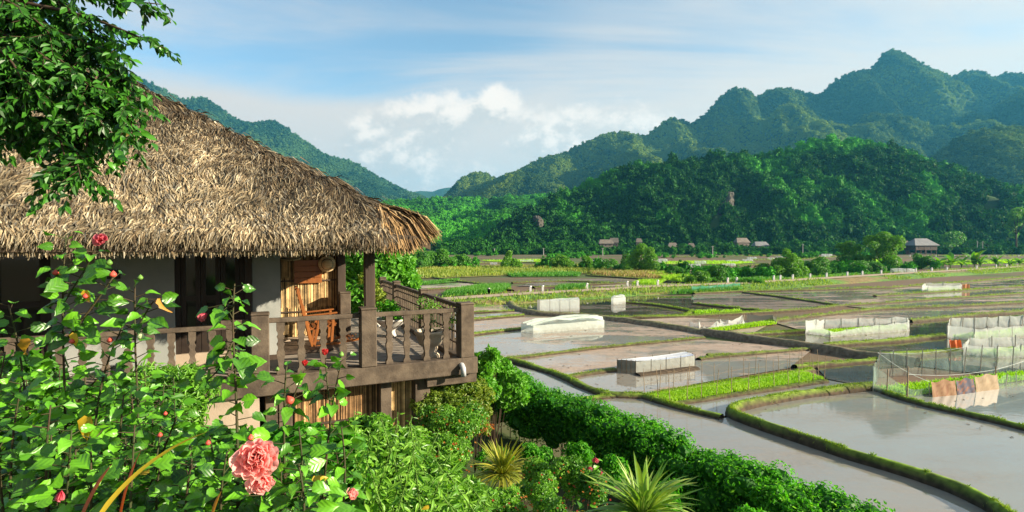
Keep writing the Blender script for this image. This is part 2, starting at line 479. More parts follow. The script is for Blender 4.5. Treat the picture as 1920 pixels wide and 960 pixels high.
FIELDS = [
 (W_CLEAR, [(1372,777),(1430,762),(1510,747),(1637,733),(1745,765),(1925,807),(2150,870),(2300,1200),(1990,1040),(1870,962),(1793,925),(1693,890),(1593,862),(1510,834),(1427,806)]),
 (W_SILT, [(1040,752),(1150,743),(1208,747),(1267,766),(1353,785),(1366,782),(1427,808),(1510,836),(1593,864),(1693,893),(1793,928),(1880,968),(1980,1040),(2100,1200),(1700,1200),(1400,1000),(1250,900),(1130,820)]),
 (W_CLEAR, [(1257,762),(1353,783),(1380,766),(1510,741),(1637,729),(1550,712)]),
 (W_CLEAR, [(1640,729),(1705,750),(1925,803),(2150,866),(2150,700),(1920,712)]),
 (W_CLEAR, [(925,676),(985,690),(1061,711),(1095,729),(1136,743),(1040,752),(960,715)]),
 (W_WET, [(1068,709),(1155,694),(1310,675),(1400,667),(1521,657),(1480,690),(1300,720),(1208,743),(1136,740)]),
 (W_MUD, [(960,674),(1095,657),(1320,636),(1521,654),(1400,664),(1310,673),(1155,692),(1065,707)]),
 (W_WET, [(870,634),(982,618),(1084,596),(1151,602),(1320,627),(1320,633),(1095,655),(950,671),(860,678)]),
 (W_MUD, [(850,606),(982,594),(1084,594),(982,617),(850,634)]),
 (W_MUD, [(840,592),(960,585),(979,584),(982,592),(850,605)]),
 (W_MUD, [(830,580),(951,565),(958,575),(964,584),(840,590)]),
 (W_DARK, [(951,562),(1100,553),(1300,556),(1300,570),(1450,585),(1282,593),(1151,598),(1084,592),(1012,588),(979,582),(960,573)]),
 (W_MUD, [(1151,601),(1282,595),(1450,604),(1405,628),(1320,624)]),
 (W_DARK, [(1405,629),(1510,623),(1705,606),(1930,586),(2050,580),(2050,622),(1920,628),(1769,632),(1675,641),(1555,649),(1521,652)]),
 (W_DARK, [(1521,655),(1555,650),(1769,633),(1930,629),(2050,625),(2050,660),(1930,657),(1799,660),(1667,669),(1620,667)]),
 (W_DARK, [(1667,670),(1799,661),(1930,658),(2050,662),(2050,700),(1920,711),(1720,686)]),
 (W_DARK, [(1530,687),(1650,677),(1720,686),(1650,690),(1637,728),(1550,710)]),
 (W_WET, [(1450,604),(1645,582),(1920,569),(2050,562),(2050,575),(1920,584),(1705,603),(1510,621)]),
 (W_PLOW, [(1300,552),(1500,546),(1577,573),(1450,585),(1300,569)]),
 (W_WET, [(1500,546),(1675,541),(1800,531),(1920,521),(2050,512),(2050,559),(1920,567),(1645,580),(1577,573)]),
]
for i, (m, poly) in enumerate(FIELDS):
    z = -0.02 + 0.004 * (i % 5)
    V = [G(px, py, z) for px, py in poly]
    me = bpy.data.meshes.new('paddy_field'); me.from_pydata([tuple(v) for v in V], [], [tuple(range(len(V)))]); me.materials.append(m); me.update()
    if me.polygons[0].normal.z < 0: me.flip_normals()
    tag(link('paddy_field', me), kind='structure')

# clods and stubble poking out of the wet mud
mb = MB()
C_, D_, N_, L_, W_ = [], [], [], [], []
for i in range(1600):
    y = 16 * (70 / 16) ** R.random(); x = R.uniform(-0.05, 1.0) * y
    if fbm(x * .25, y * .25, 3, 44) < 0.53: continue
    k = R.uniform(.012, .045) * (0.6 + y / 60)
    a = R.random() * 6.28
    C_.append((x, y, -0.02)); D_.append((math.cos(a), math.sin(a) * .4, .12)); N_.append((0, 0, 1)); L_.append(k * 4); W_.append(k * 1.5)
mb.cards(C_, D_, N_, L_, W_, 0.3, [R.uniform(.2, .9) for _ in C_], 'diamond')
M_CLOD = mat_plain('mud_clods', (0.10, 0.075, 0.05), (0.19, 0.14, 0.10), 0.8, 3, usecol=True)
tag(mb.obj('mud_clods', M_CLOD), 'small clods and straw in the flooded mud', kind='stuff')

# ------------------------------------------------------------------ bunds between the fields
M_DIKE = mat_rgb('bund_earth', 0.9, nscale=5, namp=0.45)
TUFT = MB()
def dike(pts, w, h, grass=1.0, name='earth_dike', top=(0.16, 0.26, 0.02), side=(0.060, 0.042, 0.026), tufts=1.0):
    Q = [G(px, py, 0.0)[:2] for px, py in pts]
    out = []
    for a, b in zip(Q[:-1], Q[1:]):
        n = max(2, int(np.linalg.norm(b - a) / 0.35))
        n = min(n, 60)
        out += [a + (b - a) * t for t in np.linspace(0, 1, n, endpoint=False)]
    out.append(Q[-1]); Q = np.array(out)
    # soften corners
    for _ in range(3): Q[1:-1] = (Q[:-2] + 2 * Q[1:-1] + Q[2:]) / 4
    T_ = np.gradient(Q, axis=0); T_ /= np.linalg.norm(T_, axis=1)[:, None]; S = np.stack([T_[:, 1], -T_[:, 0]], 1)
    V, C = [], []; prof = [(-1.05, -0.12), (-0.92, 0.25), (-0.66, 0.8), (-0.25, 1.0), (0.25, 1.0), (0.66, 0.8), (0.92, 0.25), (1.05, -0.12)]
    for i, q in enumerate(Q):
        ww = w / 2 * (0.85 + 0.5 * fbm(q[0] * 1.1, q[1] * 1.1, 3, 3)); hh = h * (0.75 + 0.5 * fbm(q[0] * .9, q[1] * .9, 3, 8))
        for k, (a, z) in enumerate(prof):
            j = (vnoise(q[0] * 3 + k, q[1] * 3, 2) - .5) * 0.12 * w
            V.append((q[0] + S[i, 0] * (a * ww + j), q[1] + S[i, 1] * (a * ww + j), z * hh + j * .4 if z > 0 else -0.12))
            g = np.clip((z - 0.60) * 2.8, 0, 1) * grass * np.clip(fbm(q[0] * 1.7 + k, q[1] * 1.7, 3, 9) * 2.6 - .30, 0, 1)
            C.append(np.array(side) * (1 - g) + np.array(top) * g)
    n = len(Q); m = len(prof)
    F = np.array([(i * m + k, i * m + k + 1, (i + 1) * m + k + 1, (i + 1) * m + k) for i in range(n - 1) for k in range(m - 1)])
    o = link(name, np_mesh(name, V, F, M_DIKE, np.array(C), True)); tag(o, kind='structure')
    L = np.linalg.norm(np.diff(Q, axis=0), axis=1).sum(); d = np.linalg.norm(Q.mean(0))
    cnt = int(L * 260 * grass * tufts * min(1, 20 / d))
    if cnt > 5:
        t = NR.random(cnt) * (n - 1); i = t.astype(int); f = (t - i)[:, None]
        q = Q[i] * (1 - f) + Q[np.minimum(i + 1, n - 1)] * f
        a = NR.normal(0, .36, cnt); keep = fbm(q[:, 0] * 1.7, q[:, 1] * 1.7, 3, 9) > 0.40
        q = q + S[i] * (a * w / 2)[:, None]
        z = h * 0.9 * np.clip(1 - (np.abs(a) - .25) * .9, 0.2, 1)
        s = max(1.0, d / 34); k_ = 1.0
        ang = NR.random(cnt) * 6.28
        D = np.stack([np.cos(ang) * .6, np.sin(ang) * .6, np.full(cnt, 1.0)], 1)
        Cc = np.stack([q[:, 0], q[:, 1], z], 1)[keep]
        TUFT.cards(Cc, D[keep], np.stack([np.sin(ang), -np.cos(ang), ang * 0 + .2], 1)[keep], (NR.uniform(.05, .13, cnt) * s)[keep], (.018 * s) * np.ones(keep.sum()), 0, NR.random(keep.sum()), 'blade')
    return o
dike([(1900,985),(1862,953),(1793,920),(1693,887),(1593,858),(1510,830),(1427,803),(1380,785),(1362,776),(1378,768),(1427,757),(1510,743),(1593,732),(1637,729)], 0.36, 0.26, tufts=1.3)
dike([(1637,729),(1693,750),(1743,763),(1827,781),(1920,804),(2100,853)], 0.30, 0.14)
dike([(905,672),(924,671),(964,678),(1020,695),(1061,709),(1095,728),(1136,742),(1162,743),(1204,744)], 0.45, 0.16, 0.9)
dike([(1040,756),(1093,749),(1153,743)], 0.35, 0.10)
dike([(1204,744),(1267,764),(1353,784)], 0.34, 0.14)
dike([(950,673),(979,671),(1095,656),(1207,645),(1320,634)], 0.34, 0.11, 0.6)
dike([(1326,668),(1367,667),(1400,665),(1521,655)], 0.35, 0.12, 0.6)
dike([(951,560),(957,570),(966,578),(979,584),(1012,589),(1084,593),(1151,600),(1235,611),(1320,625)], 0.75, 0.28, 0.25, side=(0.17, 0.13, 0.09), tufts=0.4)
dike([(1320,625),(1420,640),(1521,654),(1620,669),(1720,685)], 0.72, 0.34, 0.12, side=(0.15, 0.115, 0.08), tufts=0.3)
dike([(1065,708),(1100,701),(1155,694)], 0.4, 0.10, 0.4)
dike([(1310,674),(1330,671),(1400,665)], 0.35, 0.09, 0.4)
dike([(1490,689),(1525,686),(1607,679),(1650,676)], 0.4, 0.14)
dike([(1545,650),(1580,647),(1675,641),(1769,631)], 0.45, 0.20)
dike([(1655,670),(1740,665),(1799,660)], 0.45, 0.22)
dike([(1370,632),(1405,628),(1510,622)], 0.4, 0.15)
dike([(1440,605),(1525,594),(1645,581),(1787,576),(1930,568),(2050,562)], 0.55, 0.20, 0.7, tufts=0.45)
dike([(1705,604),(1787,596),(1920,585),(2050,576)], 0.5, 0.22, 0.7, tufts=0.45)
dike([(1300,551),(1375,547),(1500,545),(1675,540),(1800,531),(1925,520)], 0.6, 0.18, 0.7, tufts=0.45)
dike([(1394,549),(1480,560),(1577,574)], 0.5, 0.16, 0.7, tufts=0.45)
dike([(1300,570),(1375,578),(1450,585)], 0.5, 0.15)
dike([(1170,567),(1235,573),(1300,584),(1282,594)], 0.45, 0.13)
dike([(1450,585),(1521,581),(1577,574),(1645,570),(1750,562),(1925,551)], 0.5, 0.16, 0.7, tufts=0.45)
dike([(1640,556),(1750,549),(1925,537)], 0.5, 0.14, 0.7, tufts=0.45)
dike([(885,586),(964,584)], 0.4, 0.13); dike([(870,601),(982,592)], 0.4, 0.14); dike([(860,631),(889,627),(982,617)], 0.4, 0.13)
dike([(1132,597),(1282,594),(1450,585)], 0.5, 0.16)
# irrigation channel edges and field edges beyond the road
for a in [[(790,518),(830,523),(866,529),(905,533),(940,537),(958,545)], [(776,545),(830,542),(895,540)], [(960,531),(1060,528),(1150,531)], [(1000,540),(1100,534),(1200,531)], [(1100,517),(1200,523),(1270,530)], [(1240,483),(1400,481),(1500,479)], [(1240,497),(1350,500),(1460,496)], [(1400,489),(1500,487),(1600,480)], [(870,495),(980,492),(1100,496)], [(1740,480),(1850,483),(1930,480)]]:
    dike(a, 0.8, 0.18, 0.5, tufts=0.5)

# ------------------------------------------------------------------ road on its low bank
M_ROAD = mat_plain('dirt_road', (0.40, 0.30, 0.21), (0.30, 0.24, 0.16), 0.9, 0.8)
M_BANK = mat_rgb('bank_grass', 0.9, nscale=3, namp=0.5)
ROADC = np.array([G(px, py, 0.55)[:2] for px, py in [(700,575),(780,565),(832,559),(900,555),(960,551),(1095,544),(1207,537),(1320,533),(1400,530),(1480,525),(1595,518),(1709,511),(1824,505),(1920,499),(2020,492),(2150,484)]])
def ribbon(Q, n_per=1.5):
    out = []
    for a, b in zip(Q[:-1], Q[1:]):
        n = max(2, int(np.linalg.norm(b - a) / n_per)); out += [a + (b - a) * t for t in np.linspace(0, 1, n, endpoint=False)]
    out.append(Q[-1]); Q = np.array(out)
    for _ in range(6): Q[1:-1] = (Q[:-2] + 2 * Q[1:-1] + Q[2:]) / 4
    T_ = np.gradient(Q, axis=0); T_ /= np.linalg.norm(T_, axis=1)[:, None]
    return Q, np.stack([T_[:, 1], -T_[:, 0]], 1)
RQ, RS = ribbon(ROADC)
def strip(name, Q, S, prof, mat, colf=None):
    V = []; C = []; m = len(prof)
    for i in range(len(Q)):
        for k, (a, z) in enumerate(prof):
            j = (vnoise(Q[i, 0] * .5 + k * 7, Q[i, 1] * .5, 4) - .5) * .5 if 0 < k < m - 1 and colf else 0
            V.append((Q[i, 0] + S[i, 0] * (a + j), Q[i, 1] + S[i, 1] * (a + j), z + (j * .25 if z > 0 else 0)))
            C.append(colf(i, k) if colf else (.5, .5, .5))
    F = np.array([(i * m + k, i * m + k + 1, (i + 1) * m + k + 1, (i + 1) * m + k) for i in range(len(Q) - 1) for k in range(m - 1)])
    me = np_mesh(name, V, F, mat, np.array(C), True)
    if me.polygons[0].normal.z < 0: me.flip_normals()
    return tag(link(name, me), kind='structure')
gcol = lambda i, k: np.array((0.085, 0.17, 0.025)) * (0.6 + fbm(RQ[i, 0] * .3 + k, RQ[i, 1] * .3, 3, 6)) if fbm(RQ[i, 0] * .08, RQ[i, 1] * .08 + k, 2, 12) > .36 else np.array((0.20, 0.15, 0.06))
strip('road_bank', RQ, RS, [(-3.4, -0.1), (-2.4, .2), (-1.5, .46), (0, .50), (1.5, .46), (2.6, .25), (3.6, .05), (4.2, -0.1)], M_BANK, gcol)
strip('dirt_road', RQ, RS, [(-1.15, .53), (0, .57), (1.15, .53)], M_ROAD)
near_side = 1 if RS[10, 1] < 0 else -1
n = 14000
i = NR.integers(0, len(RQ), n); a = NR.uniform(1.25, 3.9, n) * np.where(NR.random(n) < .72, near_side, -near_side)
q = RQ[i] + RS[i] * a[:, None] + NR.normal(0, .4, (n, 2)); zz = np.clip(.52 - (np.abs(a) - 1.4) * .2, 0, .5)
keep = fbm(q[:, 0] * .08, q[:, 1] * .08, 2, 12) > .33
ang = NR.random(n) * 6.28
TUFT.cards(np.stack([q[:, 0], q[:, 1], zz], 1)[keep], np.stack([np.cos(ang) * .5, np.sin(ang) * .5, ang * 0 + 1], 1)[keep], np.stack([np.sin(ang), -np.cos(ang), ang * 0 + .2], 1)[keep],
           NR.uniform(.2, .5, n)[keep], .09, 0, NR.random(keep.sum()), 'blade')

# ------------------------------------------------------------------ grass and crop fields beyond the road
def crop(poly, n, h, w, name, label, m, zb=0.0):
    V = np.array([G(px, py, 0.0)[:2] for px, py in poly]); lo, hi = V.min(0), V.max(0); pts = []
    def inside(q):
        r = np.zeros(len(q), bool)
        for (x1, y1), (x2, y2) in zip(V, np.roll(V, -1, 0)):
            c = ((y1 > q[:, 1]) != (y2 > q[:, 1])) & (q[:, 0] < (x2 - x1) * (q[:, 1] - y1) / (y2 - y1 + 1e-12) + x1); r ^= c
        return r
    while len(pts) < n:
        q = NR.uniform(lo, hi, (n * 2, 2)); q = q[inside(q)]; q = q[fbm(q[:, 0] * .12, q[:, 1] * .12, 3, 21) > .28]
        pts = q if len(pts) == 0 else np.concatenate([pts, q])
    q = pts[:n]; ang = NR.random(n) * 6.28
    mb = MB(); f = np.clip(fbm(q[:, 0] * .1, q[:, 1] * .3, 3, 31) * 1.4 - .2 + NR.normal(0, .15, n), 0, 1)
    mb.cards(np.stack([q[:, 0], q[:, 1], np.full(n, zb)], 1), np.stack([np.cos(ang) * .45, np.sin(ang) * .45, ang * 0 + 1], 1), np.stack([np.sin(ang), -np.cos(ang), ang * 0 + .15], 1),
             h * NR.uniform(.6, 1.2, n), w, 0, f, 'blade')
    o = mb.obj(name, m); tag(o, label, kind='stuff')
    me = bpy.data.meshes.new('green_field'); zf = 0.03 + zb
    me.from_pydata([tuple(G(px, py, zf)) for px, py in poly], [], [tuple(range(len(poly)))]); me.update()
    if me.polygons[0].normal.z < 0: me.flip_normals()
    me.materials.append(M_FIELDBASE[m.name]); tag(link('green_field', me), kind='structure')
ML_YEL = mat_leaf('yellowing_rice', (0.15, 0.25, 0.028), (0.31, 0.33, 0.05), rough=0.6, transl=0.4)
ML_GRN = mat_leaf('lush_rice', (0.05, 0.20, 0.018), (0.11, 0.30, 0.03), rough=0.6, transl=0.4)
ML_BRT = mat_leaf('rice_seedlings', (0.20, 0.42, 0.010), (0.34, 0.52, 0.02), rough=0.6, transl=0.4)
ML_TUFT = mat_leaf('bund_grass', (0.10, 0.22, 0.015), (0.28, 0.36, 0.03), rough=0.6, transl=0.35)
ML_DRY = mat_leaf('dry_grass', (0.30, 0.20, 0.07), (0.38, 0.28, 0.12), alt=(0.16, 0.24, 0.04), rough=0.7, transl=0.3, altp=.7)
M_FIELDBASE = {'yellowing_rice': mat_plain('field_soil_yellow', (0.17, 0.19, 0.04), (0.22, 0.18, 0.06), 0.9, .4),
               'lush_rice': mat_plain('field_soil_green', (0.06, 0.15, 0.02), (0.09, 0.17, 0.03), 0.9, .4),
               'rice_seedlings': mat_plain('seedbed_soil', (0.20, 0.38, 0.015), (0.28, 0.42, 0.02), 0.9, 3),
               'dry_grass': mat_plain('field_soil_dry', (0.24, 0.17, 0.08), (0.18, 0.16, 0.05), 0.9, .4)}
crop([(770,510),(800,503),(960,500),(1100,499),(1180,503),(1240,511),(1200,516),(1090,513),(960,516),(830,521),(770,522)], 9000, .75, .16, 'yellow_rice', 'yellow green rice beyond the road', ML_YEL)
crop([(945,514),(1060,510),(1090,514),(1085,518),(960,519)], 3000, .6, .13, 'green_rice', 'green rice strip below the yellow field', ML_GRN)
crop([(1100,513),(1150,506),(1215,511),(1265,518),(1240,523),(1150,519)], 2500, .8, .16, 'dry_grass', 'straw coloured grass before the bamboo', ML_DRY)
crop([(830,556),(845,548),(900,539),(950,537),(958,541),(940,548),(880,553)], 5000, .65, .1, 'rice_clump', 'dense green rice beside the road on the left', ML_GRN)
crop([(770,530),(800,530),(862,524),(860,528),(800,534),(772,536)], 1500, .4, .1, 'rice_row', 'green strip between two left fields', ML_GRN)
crop([(1040,545),(1050,539),(1100,536),(1105,541)], 1200, .6, .1, 'rice_patch', 'green rice patch at the road edge', ML_GRN)
crop([(1185,533),(1200,528),(1250,527),(1230,534)], 1200, .5, .1, 'rice_plot', 'light green patch near the road', ML_BRT)
crop([(1215,516),(1240,512),(1290,520),(1330,527),(1290,530),(1240,523)], 2500, .7, .14, 'green_verge', 'light green growth under the bananas', ML_BRT)
crop([(1330,527),(1350,519),(1440,519),(1470,524),(1420,529)], 2500, .6, .15, 'leafy_verge', 'dark green growth along the road', ML_GRN)
crop([(1255,552),(1300,546),(1385,541),(1392,544),(1340,549)], 2200, .55, .1, 'netted_rice', 'blue green rice strip below the road', ML_GRN)
crop([(1300,586),(1340,584),(1345,587),(1305,590)], 500, .3, .07, 'seed_patch', 'small bright green seed patch', ML_BRT)
crop([(1347,586),(1385,583),(1392,588),(1352,589)], 400, .3, .07, 'seed_plot', 'second bright green seed patch', ML_BRT)
for a in [[(776,543),(784,536),(860,530),(905,534),(880,540)], [(1105,537),(1180,531),(1290,532),(1200,538)], [(970,537),(1010,524),(1150,522),(1240,527),(1100,533)]]:
    me = bpy.data.meshes.new('bare_field'); me.from_pydata([tuple(G(px, py, 0.02)) for px, py in a], [], [tuple(range(len(a)))]); me.update()
    if me.polygons[0].normal.z < 0: me.flip_normals()
    me.materials.append(W_PLOW if a[0][0] == 970 else W_MUD); tag(link('bare_field', me), kind='structure')

# ================================================================== MOUNTAINS AND FOREST
M_SLOPE = None
def build_slope_mat(name, a, b):
    m, T, out = base_mat(name); v = wpos(T)
    n = T.noise(v, 0.05, 6, 0.65)
    p = pbsdf(T, T.mix(T.ramp(n, .35, .65), a, b), 0.9, 0.1); T.l.new(p.outputs[0], out.inputs[0]); return m
M_SLOPE = build_slope_mat('forest_floor', (0.020, 0.045, 0.012), (0.04, 0.08, 0.016))
M_CLIFF = mat_plain('limestone_cliff', (0.105, 0.092, 0.072), (0.040, 0.039, 0.036), 0.9, 0.10, 0.1, 1.0, 0.4, stretch=(1, 1, .5), bdist=1.5)

def protos(n, mat, cards=170, lumps=7, squash=0.9, seed=0, csize=.42):
    col = bpy.data.collections.new('tree_kinds'); rs = np.random.default_rng(seed)
    for k in range(n):
        mb = MB()
        for j in range(lumps):
            a = 6.28 * j / lumps + rs.random(); r = rs.uniform(.15, .55) if j else 0
            c = np.array((r * math.cos(a), r * math.sin(a), rs.uniform(.55, 1.15) * squash + (0.35 if not j else 0)))
            q = rs.uniform(.34, .55)
            mb.blob(c, (q * .8, q * .8, q * .7), k * 9 + j, .5, 6, 4, rs.random() * .35)
            m = cards // lumps
            d = nrm(rs.normal(0, 1, (m, 3)) + (0, 0, .35))
            mb.cards(c + d * q * rs.uniform(.75, 1.0, (m, 1)), nrm(np.cross(d, rs.normal(0, 1, (m, 3)))) + d * .5 , d, csize * rs.uniform(.6, 1.2, m), csize * .55, .2, rs.random(m), 'ovate')
        mb.tube([(0, 0, -0.8), (0, 0, .6)], [.07, .05], 4, .1)
        o = bpy.data.objects.new('tree_kind', mb.mesh('tree_kind', mat)); col.objects.link(o)
    return col
def scatter_group(col):
    ng = bpy.data.node_groups.new('scatter_trees', 'GeometryNodeTree')
    ng.interface.new_socket('Geometry', in_out='INPUT', socket_type='NodeSocketGeometry')
    ng.interface.new_socket('Geometry', in_out='OUTPUT', socket_type='NodeSocketGeometry')
    N = ng.nodes; L = ng.links
    gi = N.new('NodeGroupInput'); go = N.new('NodeGroupOutput')
    ci = N.new('GeometryNodeCollectionInfo'); ci.inputs['Collection'].default_value = col
    ci.inputs['Separate Children'].default_value = True; ci.inputs['Reset Children'].default_value = True
    ip = N.new('GeometryNodeInstanceOnPoints'); ip.inputs['Pick Instance'].default_value = True
    def na(nm, t):
        a = N.new('GeometryNodeInputNamedAttribute'); a.data_type = t; a.inputs['Name'].default_value = nm
        return [o for o in a.outputs if o.enabled and o.name == 'Attribute'][0]
    L.new(gi.outputs[0], ip.inputs['Points']); L.new(ci.outputs[0], ip.inputs['Instance'])
    L.new(na('idx', 'INT'), ip.inputs['Instance Index'])
    er = N.new('FunctionNodeEulerToRotation'); L.new(na('rot', 'FLOAT_VECTOR'), er.inputs[0]); L.new(er.outputs[0], ip.inputs['Rotation'])
    L.new(na('scl', 'FLOAT_VECTOR'), ip.inputs['Scale'])
    L.new(ip.outputs[0], go.inputs[0])
    return ng
def forest(name, label, pts, size, var, ng, nproto, mat, tall=1.0):
    n = len(pts)
    me = np_mesh(name, pts, [], mat)
    def put(nm, typ, key, arr):
        a = me.attributes.new(nm, typ, 'POINT'); a.data.foreach_set(key, np.ascontiguousarray(arr).ravel())
    put('idx', 'INT', 'value', NR.integers(0, nproto, n).astype(np.int32))
    put('rot', 'FLOAT_VECTOR', 'vector', np.stack([NR.normal(0, .08, n), NR.normal(0, .08, n), NR.random(n) * 6.28], 1).astype(np.float32))
    put('scl', 'FLOAT_VECTOR', 'vector', np.stack([size, size, size * tall * NR.uniform(.75, 1.25, n)], 1).astype(np.float32))
    put('var', 'FLOAT', 'value', np.clip(var, 0, 1).astype(np.float32))
    o = link(name, me); md = o.modifiers.new('scatter', 'NODES'); md.node_group = ng
    return tag(o, label, kind='stuff')

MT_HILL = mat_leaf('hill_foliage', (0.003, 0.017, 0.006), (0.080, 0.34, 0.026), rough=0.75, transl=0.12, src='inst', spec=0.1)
MT_FAR = mat_leaf('mountain_foliage', (0.006, 0.044, 0.014), (0.170, 0.250, 0.030), rough=0.8, transl=0.15, src='inst', spec=0.1)
PC_H = scatter_group(protos(5, MT_HILL, 170, 7, seed=2)); PC_F = scatter_group(protos(4, MT_FAR, 60, 5, seed=5, csize=.55))
MT_LEFT_HAZED = mat_leaf('left_mountain_hazed_foliage', (0.006, 0.042, 0.030), (0.070, 0.150, 0.055), rough=0.8, transl=0.1, src='inst', spec=0.1); PC_L = scatter_group(protos(4, MT_LEFT_HAZED, 60, 5, seed=6, csize=.55))  # bluish leaf colour stands in for haze thicker than the air volume gives

def ridge_profile(pts, D, sub):
    pts = sorted(pts); px = np.array([p[0] for p in pts], float); py = np.array([p[1] for p in pts], float)
    return (px - 960) / FP * D, HC + (455 - py) / FP * D - sub
def mountain(name, pts, D, front, back, cell, seed, warp=0.35, spur=0.35, power=0.85, sub=5.0, lam=160.0, jag=0.0, fade=None):
    """karst range: the ridge line stands at distance D, spurs and gullies run down to the valley in front"""
    RX, RZ = ridge_profile(pts, D, sub)
    xs = np.arange(RX[0], RX[-1] + cell, cell); ss = np.concatenate([np.linspace(0, 1, int(front / cell) + 2), np.linspace(1, 1 + back / front, int(back / cell / 2) + 3)[1:]])
    X, S = np.meshgrid(xs, ss, indexing='ij'); Y = D - front + S * front
    k = np.clip(1 - S, 0, 1)
    wx = (fbm(X / lam, Y / lam * .7, 3, seed) - .5) * 2 * lam * warp * np.sqrt(k)
    zr = np.interp(X + wx, RX, RZ)
    zs = np.interp(X, RX, RZ)
    z0 = zs + (zr - zs) * np.clip(k * 3, 0, 1)
    g = np.where(S <= 1, np.clip(S, 0, 1) ** power, np.clip(1 - (S - 1) * 1.1 * front / max(back, 1) * .8, 0, 1))
    rid = 1 - np.abs(2 * fbm(X / lam * 1.3, Y / lam * .55, 4, seed + 5) - 1)
    rid2 = fbm(X / lam * 4, Y / lam * 3, 4, seed + 9) - .5
    env = np.clip(k * 4, 0, 1) * np.clip(S * 4, 0, 1)
    Z = z0 * g * (1 - spur * env * (1 - rid) * 1.6) + env * rid2 * lam * .16
    Z = np.where(S <= 0.001, -2, Z)
    o = link(name, np_mesh(name, np.stack([X, Y, Z], 2), grid_faces(len(xs), len(ss)), M_SLOPE, smooth=True)); tag(o, kind='structure')
    return X, Y, Z, S
def sample(mt, n, view=(-80, 2000), smax=1.15, smin=0.0):
    X, Y, Z, S = mt; nx, ny = X.shape
    i = NR.random(n * 3) * (nx - 1.001); j = NR.random(n * 3) * (ny - 1.001)
    a = i.astype(int); b = j.astype(int); fi = i - a; fj = j - b
    def bl(A): return (A[a, b] * (1 - fi) * (1 - fj) + A[a + 1, b] * fi * (1 - fj) + A[a, b + 1] * (1 - fi) * fj + A[a + 1, b + 1] * fi * fj)
    x, y, z, s = bl(X), bl(Y), bl(Z), bl(S)
    px = 960 + x / y * FP
    k = (px > view[0]) & (px < view[1]) & (s < smax) & (s > smin) & (z > -0.5)
    return np.stack([x, y, z], 1)[k][:n]

hill_pts = [(860,478),(900,455),(940,428),(1000,388),(1060,357),(1110,333),(1150,311),(1200,303),(1260,299),(1330,290),(1400,282),(1440,286),(1490,274),(1500,262),(1540,256),(1600,258),(1650,265),(1690,278),(1720,293),(1760,303),(1790,328),(1830,343),(1870,352),(1920,348),(2000,335),(2100,345)]
mt5 = mountain('front_hill', hill_pts, 450, 125, 130, 4.0, 3, .7, .30, .82, 6.5, 60)
pts = sample(mt5, 11000)
px = 960 + pts[:, 0] / pts[:, 1] * FP; py = 455 - (pts[:, 2] - HC) / pts[:, 1] * FP
cliff = (((px - 1362) + (py - 390) * .75) ** 2 / 16 ** 2 + (py - 400) ** 2 / 44 ** 2 < .8) | (((px - 1862) / 20) ** 2 + ((py - 385) / 22) ** 2 < 1) | (((px - 1465) / 14) ** 2 + ((py - 410) / 14) ** 2 < .3)
pts = pts[~cliff]
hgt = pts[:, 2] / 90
v = np.clip(fbm(pts[:, 0] / 26, pts[:, 2] / 22, 3, 40) * 4.2 - 2.35 + (hgt - .45) * 1.0 + NR.normal(0, .12, len(pts)), 0, 1)  # shade goes in as dark leaf tones, the lit crest as lighter ones
forest('hill_forest', 'dense forest on the near hill, leaf tones painted dark with a sunlit top', pts - (0, 0, 1.2), np.clip(NR.lognormal(.98, .36, len(pts)), 1.3, 6), v, PC_H, 5, MT_HILL, 1.15)
# bare limestone faces where no tree holds
def cliff_face(name, label, px, py, w, h, Y, lean):
    mb = MB(); V = []; n, m = 16, 22
    for i in range(n):
        for j in range(m):
            a = i / (n - 1) - .5; b = j / (m - 1) - .5
            wid = w * (1 - .5 * abs(b) * 2 ** .5) * (0.45 + 1.1 * vnoise(b * 6 + a * 2 + px, 2, 9))
            q = P(px + a * wid - b * lean, py - b * h, Y)
            q = q + np.array((0, -1, 0)) * (5 * fbm(a * 5 + px, b * 8, 4, 3) - 6 * (abs(a) * 2) ** 2 - 5 * (abs(b) * 2) ** 3 - 1) - np.array((0, -1, 0)) * b * h * 1.0 * 0.35
            V.append(q)
    mb.add(V, grid_faces(n, m), .5)
    tag(mb.obj(name, M_CLIFF, smooth=False), label, kind='structure')
cliff_face('rock_cliff', 'bare tan limestone scar in the forest', 1365, 402, 40, 96, 366, -50)
cliff_face('rock_cliff', 'grey limestone cliff at the right of the hill', 1860, 385, 56, 74, 378, 6)
cliff_face('rock_cliff', 'small grey rock on the left of the hill', 1010, 418, 20, 30, 368, 4)

m4_pts = [(600,440),(700,385),(740,372),(770,372),(800,368),(830,367),(900,368),(950,365),(1000,362),(1060,360),(1120,355),(1200,350)]
mt4 = mountain('low_hill', m4_pts, 800, 400, 150, 6.0, 14, .7, .42, .8, 6, 90)
pts = sample(mt4, 7000, (560, 1180))
v = np.clip(fbm(pts[:, 0] / 40, pts[:, 2] / 25, 3, 50) * 2.4 - .50 + NR.normal(0, .15, len(pts)), 0, 1)
forest('low_forest', 'mid green forest on the low hills behind the valley', pts - (0, 0, 1.5), NR.uniform(2.6, 5.0, len(pts)), v, PC_H, 5, MT_HILL)

